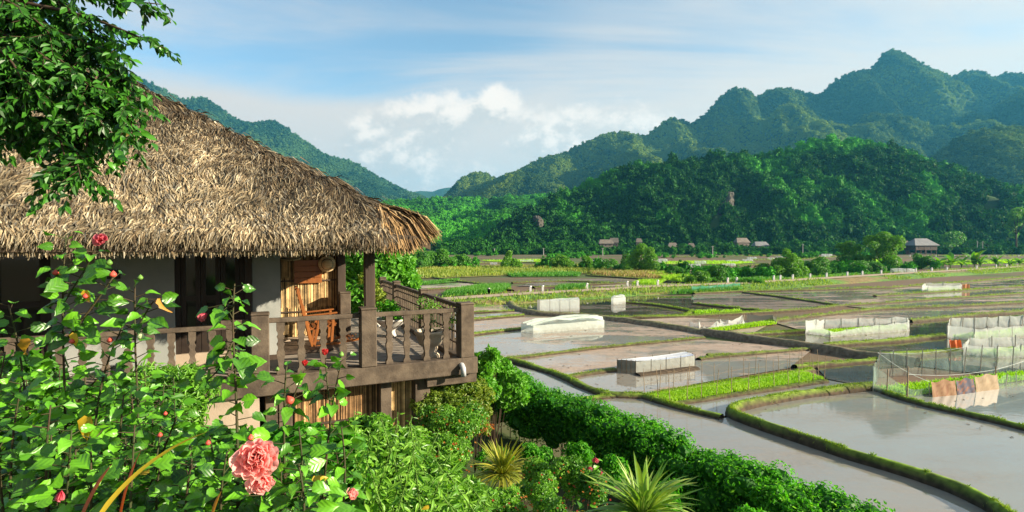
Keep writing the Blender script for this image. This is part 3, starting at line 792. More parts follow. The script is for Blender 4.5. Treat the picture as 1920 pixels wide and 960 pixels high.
m3_pts = [(740,420),(800,385),(830,371),(850,350),(862,337),(875,328),(895,321),(915,325),(930,334),(950,329),(970,321),(1010,298),(1040,290),(1060,286),(1100,263),(1130,251),(1160,246),(1195,251),(1210,253),(1235,233),(1258,220),(1280,225),(1295,231),(1320,213),(1335,195),(1350,181),(1362,170),(1375,165),(1398,169),(1415,184),(1428,175),(1440,169),(1470,165),(1500,172),(1530,179),(1550,161),(1580,139),(1625,131),(1640,115),(1652,100),(1667,95),(1690,103),(1715,118),(1745,129),(1775,143),(1800,134),(1830,134),(1855,144),(1885,137),(1920,141),(2000,120),(2100,150),(2250,260)]
mt3 = mountain('right_mountain', m3_pts, 1500, 760, 250, 9.0, 23, .8, .55, .78, 6, 210)
pts = sample(mt3, 52000, (700, 2000), smin=.12)
v = np.clip(fbm(pts[:, 0] / 90, pts[:, 2] / 70, 4, 60) * 3.2 - 1.0 + NR.normal(0, .18, len(pts)), 0, 1)  # paler patches are sunlit spots painted into the foliage tone
forest('mountain_forest', 'hazy forest covering the tall right mountain', pts - (0, 0, 2), NR.uniform(2.8, 6.5, len(pts)), v, PC_F, 4, MT_FAR)
m3b = [(1640,420),(1700,330),(1740,300),(1780,268),(1820,248),(1860,240),(1920,236),(2000,225),(2150,280)]
mt3b = mountain('right_spur', m3b, 760, 260, 160, 8.0, 31, .4, .2, .8, 5, 110)
pts = sample(mt3b, 4500, (1620, 2000))
v = np.clip(fbm(pts[:, 0] / 50, pts[:, 2] / 40, 4, 61) * 2 - .8 + NR.normal(0, .15, len(pts)), 0, 1)
forest('spur_forest', 'forest on the shaded spur at far right', pts - (0, 0, 2), NR.uniform(3.2, 6, len(pts)), v, PC_F, 4, MT_FAR)
m1_pts = [(160,165),(250,138),(300,162),(330,178),(345,186),(365,184),(385,182),(400,190),(430,212),(450,227),(480,231),(515,226),(535,236),(560,255),(590,276),(620,293),(660,301),(720,336),(760,356),(800,370),(830,386),(880,420),(930,470)]
mt1 = mountain('left_mountain', m1_pts, 1900, 900, 250, 10.0, 41, .8, .50, .8, 6, 230)
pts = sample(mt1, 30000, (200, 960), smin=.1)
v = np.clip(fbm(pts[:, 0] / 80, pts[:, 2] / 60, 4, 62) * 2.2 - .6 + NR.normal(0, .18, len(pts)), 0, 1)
forest('left_forest', 'forest on the left mountain with haze blue in its leaf colour', pts - (0, 0, 2), NR.uniform(3.5, 7.5, len(pts)), v, PC_L, 4, MT_LEFT_HAZED)
m2_pts = [(600,400),(700,378),(760,362),(790,358),(815,360),(825,354),(850,351),(880,362),(950,370),(1100,385)]
mt2 = mountain('distant_hills', m2_pts, 3600, 900, 500, 40.0, 51, .4, .2, .8, 0, 400)

# ------------------------------------------------------------------ the air of the valley
def build_haze():
    m, T, out = base_mat('valley_air')
    p = T.add('ShaderNodeVolumePrincipled')
    p.inputs['Color'].default_value = (0.12, 0.60, 1.0, 1); p.inputs['Density'].default_value = 0.00012; p.inputs['Anisotropy'].default_value = 0.25
    T.l.new(p.outputs[0], out.inputs['Volume'])
    mb = MB(); x0, x1, y0, y1, z0, z1 = -5400, 5400, -400, 5800, -3.5, 690
    mb.box(((x0 + x1) / 2, (y0 + y1) / 2, (z0 + z1) / 2), (x1 - x0, y1 - y0, z1 - z0))
    tag(mb.obj('haze', m), 'pale blue air over the valley', kind='stuff')
build_haze()
crop([(1240,492),(1330,490),(1420,492),(1380,495),(1250,495)], 1200, .6, .2, 'green_strip', 'thin green strip among the far brown plots', ML_BRT)
crop([(900,489),(1010,487),(1060,490),(960,492)], 1200, .6, .2, 'far_green', 'green strip behind the lone bush', ML_BRT)
crop([(1560,492),(1640,487),(1690,489),(1600,496)], 1200, .6, .2, 'far_green', 'green plot under the flat topped tree', ML_BRT)
crop([(1760,491),(1930,487),(1930,492),(1780,497)], 2000, .6, .2, 'far_green', 'green plot behind the banana row', ML_BRT)
crop([(1440,524),(1600,513),(1700,506),(1700,509),(1600,516),(1450,527)], 2500, .4, .12, 'verge_grass', 'green verge on the far side of the road', ML_GRN)
# trees crowding the foot of the hill between the houses
HOUSE_GAPS = [(1118,1164),(1190,1206),(1230,1276),(1286,1306),(1374,1406),(1408,1444),(1680,1755)]
n = 900; py_ = NR.uniform(294, 330, n); pxx = NR.uniform(820, 1990, n); k = np.ones(n, bool)
for a, b in HOUSE_GAPS: k &= ~((pxx > a - 4) & (pxx < b + 4) & (py_ < 322))
q = np.stack([(pxx - 960) / FP * py_, py_, np.full(n, -.6)], 1)[k]
px2 = np.concatenate([NR.uniform(830, 1690, 800), NR.uniform(1760, 1990, 100)]); py2 = NR.uniform(270, 288, 900)
q = np.concatenate([q, np.stack([(px2 - 960) / FP * py2, py2, np.full(900, -.8)], 1)])
forest('foothill_trees', 'dark trees crowding the foot of the near hill', q, np.where(np.arange(len(q)) < len(q) - 900, NR.uniform(1.8, 4.2, len(q)), NR.uniform(1.4, 2.7, len(q))), np.clip(NR.normal(.10, .12, len(q)), 0, 1), PC_H, 5, MT_HILL, 1.1)
# scrub and low trees beyond the road
px_ = np.concatenate([NR.uniform(1240, 1760, 150), NR.uniform(1420, 1700, 60), NR.uniform(640, 900, 70), NR.uniform(1000, 1240, 40)]); n = len(px_)
yy_ = np.interp(px_, [640, 900, 1000, 1240, 1330, 1440, 1560, 1700, 1920], [500, 501, 502, 508, 522, 518, 511, 505, 498]) + NR.normal(0, 2.2, n)
cx_ = NR.uniform(830, 1720, 30); far_x = np.concatenate([c + NR.normal(0, 12, 9) for c in cx_]); far_y = np.concatenate([np.full(9, NR.uniform(476, 484)) + NR.normal(0, .7, 9) for c in cx_])
px_ = np.concatenate([px_, far_x]); yy_ = np.concatenate([yy_, far_y]); n = len(px_)
q = np.array([G(a, b) for a, b in zip(px_, yy_)]); q[:, 2] = -.3
forest('valley_scrub', 'scrub and bushes behind the dirt road', q, NR.uniform(.5, 1.5, n), NR.uniform(.25, 1, n), PC_H, 5, MT_HILL, 1.0)
# ================================================================== HOUSE
HX, HY = -0.74, 8.4
HA = math.atan2(.419, .908)
UU = np.array((math.cos(HA), math.sin(HA))); VV = np.array((-math.sin(HA), math.cos(HA)))
ZG = 2.4
DECK = 4.11
def H(u, v, z): return np.array((HX + u * UU[0] + v * VV[0], HY + u * UU[1] + v * VV[1], z))
def uat(px, v):
    """u where picture column px meets the plane v"""
    k = (px - 960) / FP
    x0, y0 = HX + v * VV[0], HY + v * VV[1]
    return (k * y0 - x0) / (UU[0] - k * UU[1])
def zat(py, px, v):
    u = uat(px, v); y = HY + u * UU[1] + v * VV[1]
    return ray(px, py)[2] / ray(px, py)[1] * y + HC
ROOT = thing('thatched_house', 'stilt house with a shaggy palm thatch roof and brown railed balcony', 'house', (HX, HY, ZG), HA)
SH = (0, 0, ZG)
M_CONC = mat_plain('brown_painted_concrete', (0.128, 0.098, 0.070), (0.060, 0.045, 0.033), 0.8, 5.0, 0.2, 0.5, 45, dirt=(0.030, 0.024, 0.020))
M_BEAM = mat_plain('dark_timber', (0.038, 0.026, 0.019), (0.075, 0.050, 0.035), 0.6, 3, 0.3, 0.4, 18, stretch=(1, 1, .15))
M_DARK = mat_plain('dark_doors', (0.018, 0.012, 0.009), (0.030, 0.020, 0.014), 0.55, 6, 0.3)
M_WALL = mat_plain('grey_plaster', (0.235, 0.25, 0.235), (0.31, 0.315, 0.295), 0.9, 2.0, 0.15, 0.5, 90)
M_BASEW = mat_plain('beige_plaster', (0.42, 0.335, 0.25), (0.33, 0.26, 0.19), 0.9, 1.6, 0.15, 0.4, 70, dirt=(0.20, 0.16, 0.12))
M_REED = mat_rgb('split_bamboo', 0.6, nscale=9, namp=0.35)
M_PLANK = mat_plain('weathered_deck', (0.30, 0.255, 0.21), (0.20, 0.165, 0.13), 0.7, 2.5, 0.3, 0.5, 14, stretch=(.2, 3, 1), usecol=True)
M_THATCH = mat_rgb('palm_thatch', 0.85, transl=0.12, nscale=8, namp=0.3)
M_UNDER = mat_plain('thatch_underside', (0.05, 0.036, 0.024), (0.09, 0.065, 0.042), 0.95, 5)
M_GLASS = None
def glass():
    m, T, out = base_mat('door_glass')
    p = pbsdf(T, (0.02, 0.02, 0.018), 0.06, 0.5); T.l.new(p.outputs[0], out.inputs[0]); return m
M_GLASS = glass()
M_PIPE = mat_plain('grey_plastic_pipe', (0.42, 0.43, 0.44), (0.34, 0.35, 0.36), 0.45, 4)
def part(mb, name, mat, parent=None, smooth=False, bevel=0.0):
    return mb.obj(name, mat, parent or ROOT, smooth, SH, bevel)
def hbox(u0, u1, v0, v1, z0, z1, col=0.5, mb=None):
    return (mb or MB()).box(((u0 + u1) / 2, (v0 + v1) / 2, (z0 + z1) / 2), (u1 - u0, v1 - v0, z1 - z0), None, col)

# ---- roof
UE, VE, VB = -0.80, -0.66, 9.4          # eave lines: right, front, back
def soft_min(a, b, k=.5):
    h = np.clip(.5 + .5 * (b - a) / k, 0, 1); return b * (1 - h) + a * h - k * h * (1 - h)
PT = [(-.5, 5.5), (-.08, 5.98), (0, 6.06), (.14, 6.13), (.32, 6.24), (.524, 6.37), (1.19, 6.84), (2.21, 7.44), (3.3, 8.12), (4.4, 8.80), (5.0, 9.16)]
def roof_z(u, v, detail=True):
    u = np.asarray(u, float); v = np.asarray(v, float)
    a, b, c = UE - u, v - VE, VB - v
    t = soft_min(soft_min(a, b), c, .3)
    dh = np.abs(a - b) / 1.414
    tt = t + .125 * np.exp(-(dh / .6) ** 2)
    z = np.interp(tt, [p[0] for p in PT], [p[1] for p in PT])
    if detail:
        z = z + .07 * np.exp(-(dh / .22) ** 2) * np.clip(t * 3, 0, 1) + .15 * (fbm(u * 1.1, v * 1.1, 4, 70) - .5) * np.clip(t + .3, 0, 1)
        z = z + .10 * (fbm(u * 3.2, v * 3.2, 3, 72) - .5) * np.clip(t * 1.5, 0.2, 1) + .11 * np.clip((t - .95 - .35 * (fbm(u * .8, v * .2, 2, 73) - .5)) * -6, 0, 1) * np.clip(t * 3, 0, 1) * 0
    return z
xs = np.linspace(-15, UE + .04, 150); ys = np.linspace(VE - .04, VB + .04, 110)
X, Y = np.meshgrid(xs, ys, indexing='ij')
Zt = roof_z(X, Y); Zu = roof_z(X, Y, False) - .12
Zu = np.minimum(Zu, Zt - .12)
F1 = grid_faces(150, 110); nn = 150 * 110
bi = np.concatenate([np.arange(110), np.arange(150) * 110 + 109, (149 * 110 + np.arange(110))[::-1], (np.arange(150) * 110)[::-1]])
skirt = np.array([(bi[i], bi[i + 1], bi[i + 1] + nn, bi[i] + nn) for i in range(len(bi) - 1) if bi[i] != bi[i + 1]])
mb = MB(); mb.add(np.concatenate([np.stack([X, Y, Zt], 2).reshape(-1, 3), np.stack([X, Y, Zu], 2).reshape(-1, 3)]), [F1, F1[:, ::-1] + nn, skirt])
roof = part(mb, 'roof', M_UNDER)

PAL = np.array((.70, .745, .75)) * np.array([(.40, .29, .17), (.50, .38, .235), (.30, .205, .115), (.175, .115, .065), (.36, .30, .225), (.56, .44, .29), (.24, .19, .145), (.095, .065, .040)])
def strands(n, su, sv, Lr, wr, pal_p, yaw, lift, seed_off=0, out_only=False, down=0.0, clump=True):
    """thatch straws rooted at (su, sv), combed down the slope"""
    e = .03
    z = roof_z(su, sv)
    gx_ = (roof_z(su + e, sv) - roof_z(su - e, sv)) / (2 * e); gy_ = (roof_z(su, sv + e) - roof_z(su, sv - e)) / (2 * e)
    N = nrm(np.stack([-gx_, -gy_, np.ones(n)], 1))
    g0x = (roof_z(su + .15, sv, False) - roof_z(su - .15, sv, False)); g0y = (roof_z(su, sv + .15, False) - roof_z(su, sv - .15, False))
    D = np.stack([-g0x, -g0y, np.zeros(n)], 1); D = nrm(D)
    cy = (fbm(su * 2.6, sv * 2.6, 3, 80 + seed_off) - .5) * 3.0 * yaw if clump else 0
    ang = cy + NR.normal(0, yaw * .6, n); c, s = np.cos(ang), np.sin(ang)
    D = np.stack([D[:, 0] * c - D[:, 1] * s, D[:, 0] * s + D[:, 1] * c, D[:, 2]], 1)
    D = nrm(D - N * (D * N).sum(1)[:, None])
    D[:, 2] -= down; D = nrm(D)
    L = NR.uniform(*Lr, n); w = NR.uniform(*wr, n)
    S = nrm(np.cross(D, N)); tw = NR.normal(0, .5, n)[:, None]; S = nrm(S + N * tw)
    lf = lift * NR.random(n)
    P0 = np.stack([su, sv, z], 1) + N * (NR.uniform(.0, .05, n) + .015)[:, None]
    P1 = P0 + D * (L * .55)[:, None] + N * (lf * .8 * L)[:, None]
    P2 = P0 + D * L[:, None] + N * (lf * L * .9 - .02)[:, None] + np.array((0, 0, -1.0)) * (L * .12)[:, None]
    w = w[:, None]
    V = np.stack([P0 - S * w * .5, P0 + S * w * .5, P1 + S * w * .55, P1 - S * w * .55, P2 + S * w * .12, P2 - S * w * .12], 1).reshape(-1, 3)
    b = np.arange(n)[:, None] * 6
    F = np.concatenate([b + np.array([0, 1, 2, 3]), b + np.array([3, 2, 4, 5])])
    ci = NR.choice(len(PAL), n, p=pal_p)
    patch = (0.30 + 1.25 * fbm(su * 1.6, sv * 1.6, 3, 90)) * (.35 + 1.25 * fbm(su * 9, sv * 9, 2, 91))
    C = PAL[ci] * (patch * NR.uniform(.7, 1.25, n))[:, None]
    return V, F, np.repeat(C, 6, 0)
def in_view(u, v, m=60):
    x = HX + u * UU[0] + v * VV[0]; y = HY + u * UU[1] + v * VV[1]
    p = 960 + x / np.maximum(y, .1) * FP
    return p > -m
def pick(n, fn):
    us, vs = [], []
    c = 0
    while c < n:
        u, v = fn(n); k = in_view(u, v) & (UE - u > .02) & (v - VE > .02) & ~((u > UE - .60) & (v < VE + .58)); us.append(u[k]); vs.append(v[k]); c += k.sum()
    return np.concatenate(us)[:n], np.concatenate(vs)[:n]
PP = np.array([.25, .20, .17, .10, .12, .10, .04, .02]); PP /= PP.sum()
PG = np.array([.20, .15, .15, .10, .22, .10, .06, .02]); PG /= PG.sum()
PD = np.array([.04, .02, .14, .33, .06, .02, .09, .30]); PD /= PD.sum()
mb = MB()
def front(n):
    t = NR.random(n) ** 1.0 * 5.1; v = VE + t; u = UE - t - .26 - .30 * NR.random(n) ** 2 - NR.random(n) * (11 - t * .6); return u, v
u, v = pick(150000, front); mb.add(*strands(150000, u, v, (.10, .26), (.007, .017), PP, .46, .20))
def low(n):
    t = .10 + NR.random(n) * .85; v = VE + t; u = UE - t * .9 - NR.random(n) * 9; return u, v
u, v = pick(42000, low); mb.add(*strands(42000, u, v, (.15, .32), (.007, .016), PG, .14, .08, 3, down=.25))
def side(n):
    t = .35 + NR.random(n) * 4.6; u = UE - t; v = VE + t + NR.random(n) * (8 - t * 1.5); return u, v
u, v = pick(9000, side); mb.add(*strands(9000, u, v, (.2, .45), (.015, .035), PD, .2, .3, 5))
o = part(mb, 'thatch', M_THATCH, roof); o['kind'] = 'stuff'
# hip roll: darker bark-like straw bound over the corner
mb = MB()
def hip(n):
    t = .2 + NR.random(n) * 5.0; d = NR.normal(-.10, .30, n); return UE - t + d * .7, VE + t + d * .7
u, v = pick(40000, hip); mb.add(*strands(40000, u, v, (.18, .40), (.006, .014), PD, .40, .10, 7))
o = part(mb, 'hip_thatch', M_THATCH, roof); o['kind'] = 'stuff'
# fringe hanging from the eaves
def fringe(n, ufn, L, w, out, pal, cl=0.02):
    u, v, ou, ov = ufn(n)
    z = roof_z(u, v, False) - NR.uniform(.0, .09, n)
    P0 = np.stack([u, v, z], 1); O = np.stack([ou, ov, np.zeros(n)], 1)
    Ln = NR.uniform(*L, n)[:, None]; sway = NR.normal(0, .13, n)[:, None]; Tn = np.stack([-ov, ou, np.zeros(n)], 1)
    D = nrm(np.array((0, 0, -1.0)) + O * (NR.uniform(.1, .7, n) * out)[:, None] + Tn * sway)
    P1 = P0 + D * Ln * .5; P2 = P0 + D * Ln + np.array((0, 0, -.03)) - O * .02
    S = nrm(Tn + O * NR.normal(0, .5, n)[:, None]); w_ = NR.uniform(*w, n)[:, None]
    V = np.stack([P0 - S * w_ * .5, P0 + S * w_ * .5, P1 + S * w_ * .5, P1 - S * w_ * .5, P2 + S * w_ * .15, P2 - S * w_ * .15], 1).reshape(-1, 3)
    b = np.arange(n)[:, None] * 6; F = np.concatenate([b + np.array([0, 1, 2, 3]), b + np.array([3, 2, 4, 5])])
    C = PAL[NR.choice(len(PAL), n, p=pal)] * NR.uniform(.75, 1.2, n)[:, None]
    return V, F, np.repeat(C, 6, 0)
mb = MB()
def ff(n):
    u = UE - .25 - NR.random(n) * 5.6; return u, VE + NR.random(n) * .14, np.zeros(n), -np.ones(n)
mb.add(*fringe(15000, ff, (.06, .155), (.010, .022), .9, PG))
def fs(n):
    v = VE + .25 + NR.random(n) * 7; return UE - NR.random(n) * .14, v, np.ones(n), np.zeros(n)
mb.add(*fringe(8000, fs, (.05, .13), (.012, .026), .9, PG))
o = part(mb, 'eave_fringe', M_THATCH, roof); o['kind'] = 'stuff'
# golden brown splayed bundle at the corner
mb = MB(); n = 4200
AP = np.array((UE - .56, VE + .56, 0.0)); AP[2] = roof_z(AP[0], AP[1], False) + .09
e = NR.random(n); arc = np.array([(UE - .66, VE - .02, 5.92), (UE - .25, VE - .06, 5.90), (UE + .14, VE - .02, 6.10), (UE + .12, VE + .22, 6.12), (UE + .08, VE + .42, 6.10)])
E = np.stack([np.interp(e, np.linspace(0, 1, 5), arc[:, k]) for k in range(3)], 1) + NR.normal(0, .035, (n, 3))
t0 = NR.random(n) ** 1.5 * .62; P0 = AP + (E - AP) * t0[:, None] + NR.normal(0, .022, (n, 3)); P0[:, 2] += .10 * np.sin(math.pi * t0) + .02
P2 = AP + (E - AP) * np.minimum(t0 + NR.uniform(.35, .7, n), 1.03)[:, None]; P1 = (P0 + P2) / 2 + np.array((0, 0, 1.0)) * (.06 + .05 * NR.random(n))[:, None]
S = nrm(np.cross(P2 - P0, (0, 0, 1.0)) + NR.normal(0, .3, (n, 3)) * .15); w_ = NR.uniform(.010, .026, n)[:, None]
V = np.stack([P0 - S * w_ * .5, P0 + S * w_ * .5, P1 + S * w_ * .5, P1 - S * w_ * .5, P2 + S * w_ * .2, P2 - S * w_ * .2], 1).reshape(-1, 3)
b = np.arange(n)[:, None] * 6
GP = np.array([(.36, .225, .10), (.27, .165, .07), (.42, .30, .16), (.13, .08, .042), (.065, .044, .027)])
mb.add(V, np.concatenate([b + np.array([0, 1, 2, 3]), b + np.array([3, 2, 4, 5])]), np.repeat(GP[NR.choice(5, n, p=[.28, .28, .14, .18, .12])] * NR.uniform(.7, 1.2, (n, 1)), 6, 0))
o = part(mb, 'corner_bundle', M_THATCH, roof); o['kind'] = 'stuff'; o['label'] = 'golden brown splayed straw bundle on the roof corner'

# ---- deck
UL = -6.6
deck = part(hbox(UL, .12, .10, 6.6, DECK - .16, DECK - .035), 'deck', M_CONC)
pl = {}
k = 0; vv_ = .14
while vv_ < 6.5:
    w = .118; key = k % 5
    u0 = -2.75 if 1.45 < vv_ < 3.0 else (UL if vv_ < 1.45 else -1.45)
    lk = (round(u0, 2), key)
    if lk not in pl: pl[lk] = hbox(u0, .06, 0, w - .012, DECK - .033 - R.random() * .004, DECK + R.random() * .006, R.random()).mesh('plank', M_PLANK, False, (0, 0, ZG))
    link('plank', pl[lk], deck, (0, vv_, 0)); vv_ += w; k += 1
beam = part(hbox(UL, .17, -.11, .11, DECK - .17, DECK + .09), 'edge_beam', M_CONC, bevel=.012)
part(hbox(-.11, .11, .13, 6.7, DECK - .17, DECK + .085), 'edge_beam', M_CONC, bevel=.012)
br = MB(); hbox(-.62, .20, .02, .22, DECK - .34, DECK - .172, mb=br); part(br, 'corner_bracket', M_CONC, bevel=.01)
# ---- railings
rail = part(hbox(-3.42 + .02, .0, -.035, .035, DECK + .80, DECK + .865), 'railing', M_CONC, bevel=.008)
RTOP = 5.06
def post(u, v, w=.20, z1=RTOP, parent=None, z0=DECK + .09):
    b = MB(); hbox(u - w / 2, u + w / 2, v - w / 2, v + w / 2, z0, z1 - .035, mb=b); hbox(u - w / 2 - .006, u + w / 2 + .006, v - w / 2 - .006, v + w / 2 + .006, z1 - .034, z1, mb=b)
    return part(b, 'post', M_CONC, parent or rail, bevel=.012)
post(0, 0, .225); post(-1.51, -.01, .225); post(-2.93, -.01, .225)
prof_w = [(0, .052), (.06, .052), (.10, .034), (.16, .030), (.36, .050), (.42, .052), (.48, .036), (.52, .034), (.58, .052), (.62, .036), (.66, .034), (.72, .050), (.76, .034), (.80, .036), (.84, .052), (1, .052)]
def baluster_mesh(h, t=.05, sc_=1.0):
    V = []
    for a, w in prof_w:
        w *= sc_
        for x, y in ((-w, -t / 2), (w, -t / 2), (w, t / 2), (-w, t / 2)): V.append((x, y, a * h))
    m = len(prof_w)
    F = [(i * 4 + j, i * 4 + (j + 1) % 4, (i + 1) * 4 + (j + 1) % 4, (i + 1) * 4 + j) for i in range(m - 1) for j in range(4)]
    return MB().add(V, np.array(F)).mesh('baluster', M_CONC)
bm1 = baluster_mesh(.80 - .09); 
for u in (-.32, -.62, -.93, -1.20): setattr(link('baluster', bm1, rail, (u + R.uniform(-.008, .008), 0, DECK + .09 - ZG)), 'rotation_euler', (0, R.uniform(-.006, .006), R.uniform(-.12, .12)))
for u in (-1.85, -2.13, -2.41, -2.67): setattr(link('baluster', bm1, rail, (u + R.uniform(-.008, .008), 0, DECK + .09 - ZG)), 'rotation_euler', (0, R.uniform(-.006, .006), R.uniform(-.12, .12)))
rail2 = part(hbox(UL, -3.06, -.035, .035, DECK + .745, DECK + .805), 'railing', M_CONC, bevel=.008)
bm2 = baluster_mesh(.655, .05, .8)
u = -3.28
while u > UL: setattr(link('baluster', bm2, rail2, (u + R.uniform(-.008, .008), 0, DECK + .09 - ZG)), 'rotation_euler', (0, R.uniform(-.006, .006), R.uniform(-.12, .12))); u -= .225
post(-6.0, 0, .2, DECK + .95, rail2)
# side railing with its lattice
rail3 = part(hbox(-.04, .04, .12, 6.6, DECK + .83, DECK + .895), 'side_railing', M_CONC, bevel=.008)
for v in (2.45, 4.9, 6.55): post(0, v, .17, DECK + .97, rail3)
lt = MB(); v = .22
while v < 6.5:
    hbox(-.018, .018, v - .014, v + .014, DECK + .092, DECK + .83, mb=lt); v += .18
for z in (.24, .42, .60, .75): hbox(-.013, .013, .12, 6.5, DECK + z - .013, DECK + z + .013, mb=lt)
o = part(lt, 'lattice', M_CONC, rail3); o['kind'] = 'stuff'
# ---- roof columns
for (u, v, w) in ((-1.44, .24, .15), (-1.51, 2.98, .15), (-2.80, 3.05, .13)):
    part(hbox(u - w / 2, u + w / 2, v - w / 2, v + w / 2, DECK, 6.5), 'column', M_BEAM, bevel=.01)
post(-1.48, 2.72, .2, RTOP)
part(hbox(-14, -1.0, .18, .30, 6.02, 6.16), 'roof_beam', M_BEAM); part(hbox(-1.50, -1.38, .32, 8, 6.03, 6.15), 'roof_beam', M_BEAM)
# ---- walls of the room
VW = 1.50
def wall(u0, u1, v0, v1, z0, z1, name='wall', m=None): return part(hbox(u0, u1, v0, v1, z0, z1), name, m or M_WALL)
UP0, UP1 = uat(475, VW), uat(525, VW)            # the wall pier beside the bamboo screen
UD0, UD1 = uat(326, VW), uat(466, VW)            # door opening
UA1 = uat(94, VW)                                # left opening ends here
wall(UP0 - .02, UP1, VW, VW + .22, DECK + .075, 6.6, 'wall_pier')
part(hbox(UP0 - .03, UP1 + .015, VW - .02, VW + .24, DECK, DECK + .075), 'skirting', M_BEAM)
part(hbox(UP0 - .125, UP0 - .024, VW - .03, VW + .16, DECK, 6.6), 'door_frame', M_BEAM)
wall(UA1, UD0, VW, VW + .2, DECK, 6.6)
SILL = zat(660, 400, VW)
wall(UD0, UP0 - .13, VW, VW + .2, DECK, SILL, 'sill_wall', M_BASEW)
wall(UA1 - 2.4, UA1, VW + .002, VW + .198, DECK, SILL, 'sill_wall', M_BASEW)
def door(u0, u1, z0, z1, leaves):
    fr = MB(); hbox(u0, u0 + .07, VW + .03, VW + .13, z0, z1, mb=fr); hbox(u1 - .07, u1, VW + .03, VW + .13, z0, z1, mb=fr); hbox(u0 + .07, u1 - .07, VW + .03, VW + .13, z1 - .08, z1, mb=fr)
    d = part(fr, 'door', M_DARK); w = (u1 - u0 - .14) / leaves
    for i in range(leaves):
        a = u0 + .07 + i * w
        b = MB(); hbox(a + .004, a + .07, VW + .06, VW + .10, z0, z1 - .08, mb=b); hbox(a + w - .07, a + w - .004, VW + .06, VW + .10, z0, z1 - .08, mb=b)
        hbox(a + .07, a + w - .07, VW + .06, VW + .10, z0, z0 + .14, mb=b); hbox(a + .07, a + w - .07, VW + .06, VW + .10, z1 - .2, z1 - .08, mb=b); hbox(a + .07, a + w - .07, VW + .06, VW + .10, (z0 + z1) / 2 - .3, (z0 + z1) / 2 - .22, mb=b)
        part(b, 'door_leaf', M_DARK, d)
        part(hbox(a + .07, a + w - .07, VW + .077, VW + .085, z0 + .14, z1 - .2), 'pane', M_GLASS, d)
door(UD0, UP0 - .13, SILL, 6.5, 3); door(UA1 - 2.4, UA1, SILL, 6.5, 4)
wall(-14, UA1 - 2.4, VW, VW + .2, DECK, 6.6)
wall(UP1 - .2, UP1 - .002, VW + .24, 3.1, DECK, 6.6)
wall(-2.9, -1.6, 3.22, 3.34, DECK, 6.7); wall(-1.75, -1.6, 3.34, 8.4, DECK, 6.6); wall(-14, -1.76, 8.3, 8.5, DECK, 6.6); wall(-14, -13.8, VW + .2, 8.3, DECK, 6.6)
part(hbox(-14, -1.8, VW + .2, 8.3, DECK + .02, DECK + .06), 'room_floor', M_BEAM)
# dark plate on the wall
part(hbox(uat(200, VW), uat(225, VW), VW - .02, VW - .002, zat(523, 212, VW), zat(506, 212, VW)), 'wall_plate', M_DARK)
# ---- bamboo screen
def reed_panel(mb, u0, u1, v, z0, z1, courses, base, var=.35, step=.019):
    zs = np.linspace(z0, z1, courses + 1)
    for c in range(courses):
        u = u0
        while u < u1:
            w = step * R.uniform(.7, 1.2); a, b = zs[c] - R.uniform(0, .04), zs[c + 1] + R.uniform(-.01, .03)
            q = .35 + 1.0 * R.random() if R.random() < .85 else .18; off = R.uniform(0, .008) - c * .004
            ln = R.uniform(-.008, .008)
            V = [(u, v + off, a), (u + w * .5, v + off - w * .55, a), (u + w, v + off, a), (u + ln, v + off, b), (u + w * .5 + ln, v + off - w * .55, b), (u + w + ln, v + off, b)]
            mb.add(V, np.array([(0, 1, 4, 3), (1, 2, 5, 4)]), np.array(base) * q * R.uniform(1 - var, 1 + var)); u += w * .93
bw = part(hbox(-2.86, -1.58, 3.06, 3.16, DECK, 6.5), 'bamboo_wall', M_BEAM)
rp = MB(); reed_panel(rp, -2.80, -1.585, 3.04, DECK + .10, 6.45, 4, (.50, .35, .17))
o = part(rp, 'bamboo_reeds', M_REED, bw); o['kind'] = 'stuff'
for z in (4.68, 5.27, 5.87): part(hbox(-2.78, -1.6, 3.005, 3.02, z - .012, z + .012, .5), 'batten', M_BEAM, bw)
part(hbox(-2.76, -1.62, 2.74, 3.02, DECK, DECK + .09), 'plinth', M_BASEW)
# ---- under the deck
UF = [(-.66, .24, .24), (-1.22, .22, .17), (-2.62, .30, .18), (-2.80, .30, .16), (-.3, 4.4, .24), (-.3, 6.2, .24), (-6.4, .5, .24)]
for u, v, w in UF: part(hbox(u - w / 2, u + w / 2, v - w / 2, v + w / 2, 1.6, DECK - .161), 'stilt', M_CONC, bevel=.01)
lw = part(hbox(-2.55, -.70, .345, .40, 2.0, DECK - .17), 'lower_screen', M_BEAM)
rp = MB(); reed_panel(rp, -2.50, -1.33, .33, 2.1, DECK - .18, 2, (.36, .215, .10), .4); reed_panel(rp, -1.12, -.79, .33, 2.1, DECK - .18, 1, (.62, .45, .22), .18)
o = part(rp, 'lower_reeds', M_REED, lw); o['kind'] = 'stuff'
part(hbox(-2.4, -1.33, .295, .31, 3.33, 3.36), 'batten', M_BEAM, lw)
part(hbox(-6.6, -2.95, -.04, .20, 1.6, DECK - .174), 'lower_wall', M_BASEW)
part(hbox(-3.19, -2.72, .7, .75, 1.8, DECK - .165), 'lower_door', M_DARK)
part(hbox(-13, -.8, 2.2, 2.4, 1.6, DECK - .165), 'lower_back_wall', M_BEAM)
pp = MB(); pp.tube([(-.10, .1, DECK - .02), (-.10, -.13, DECK - .015), (-.10, -.185, DECK - .05), (-.10, -.20, DECK - .17)], .042, 10); part(pp, 'drain_pipe', M_PIPE, smooth=True)

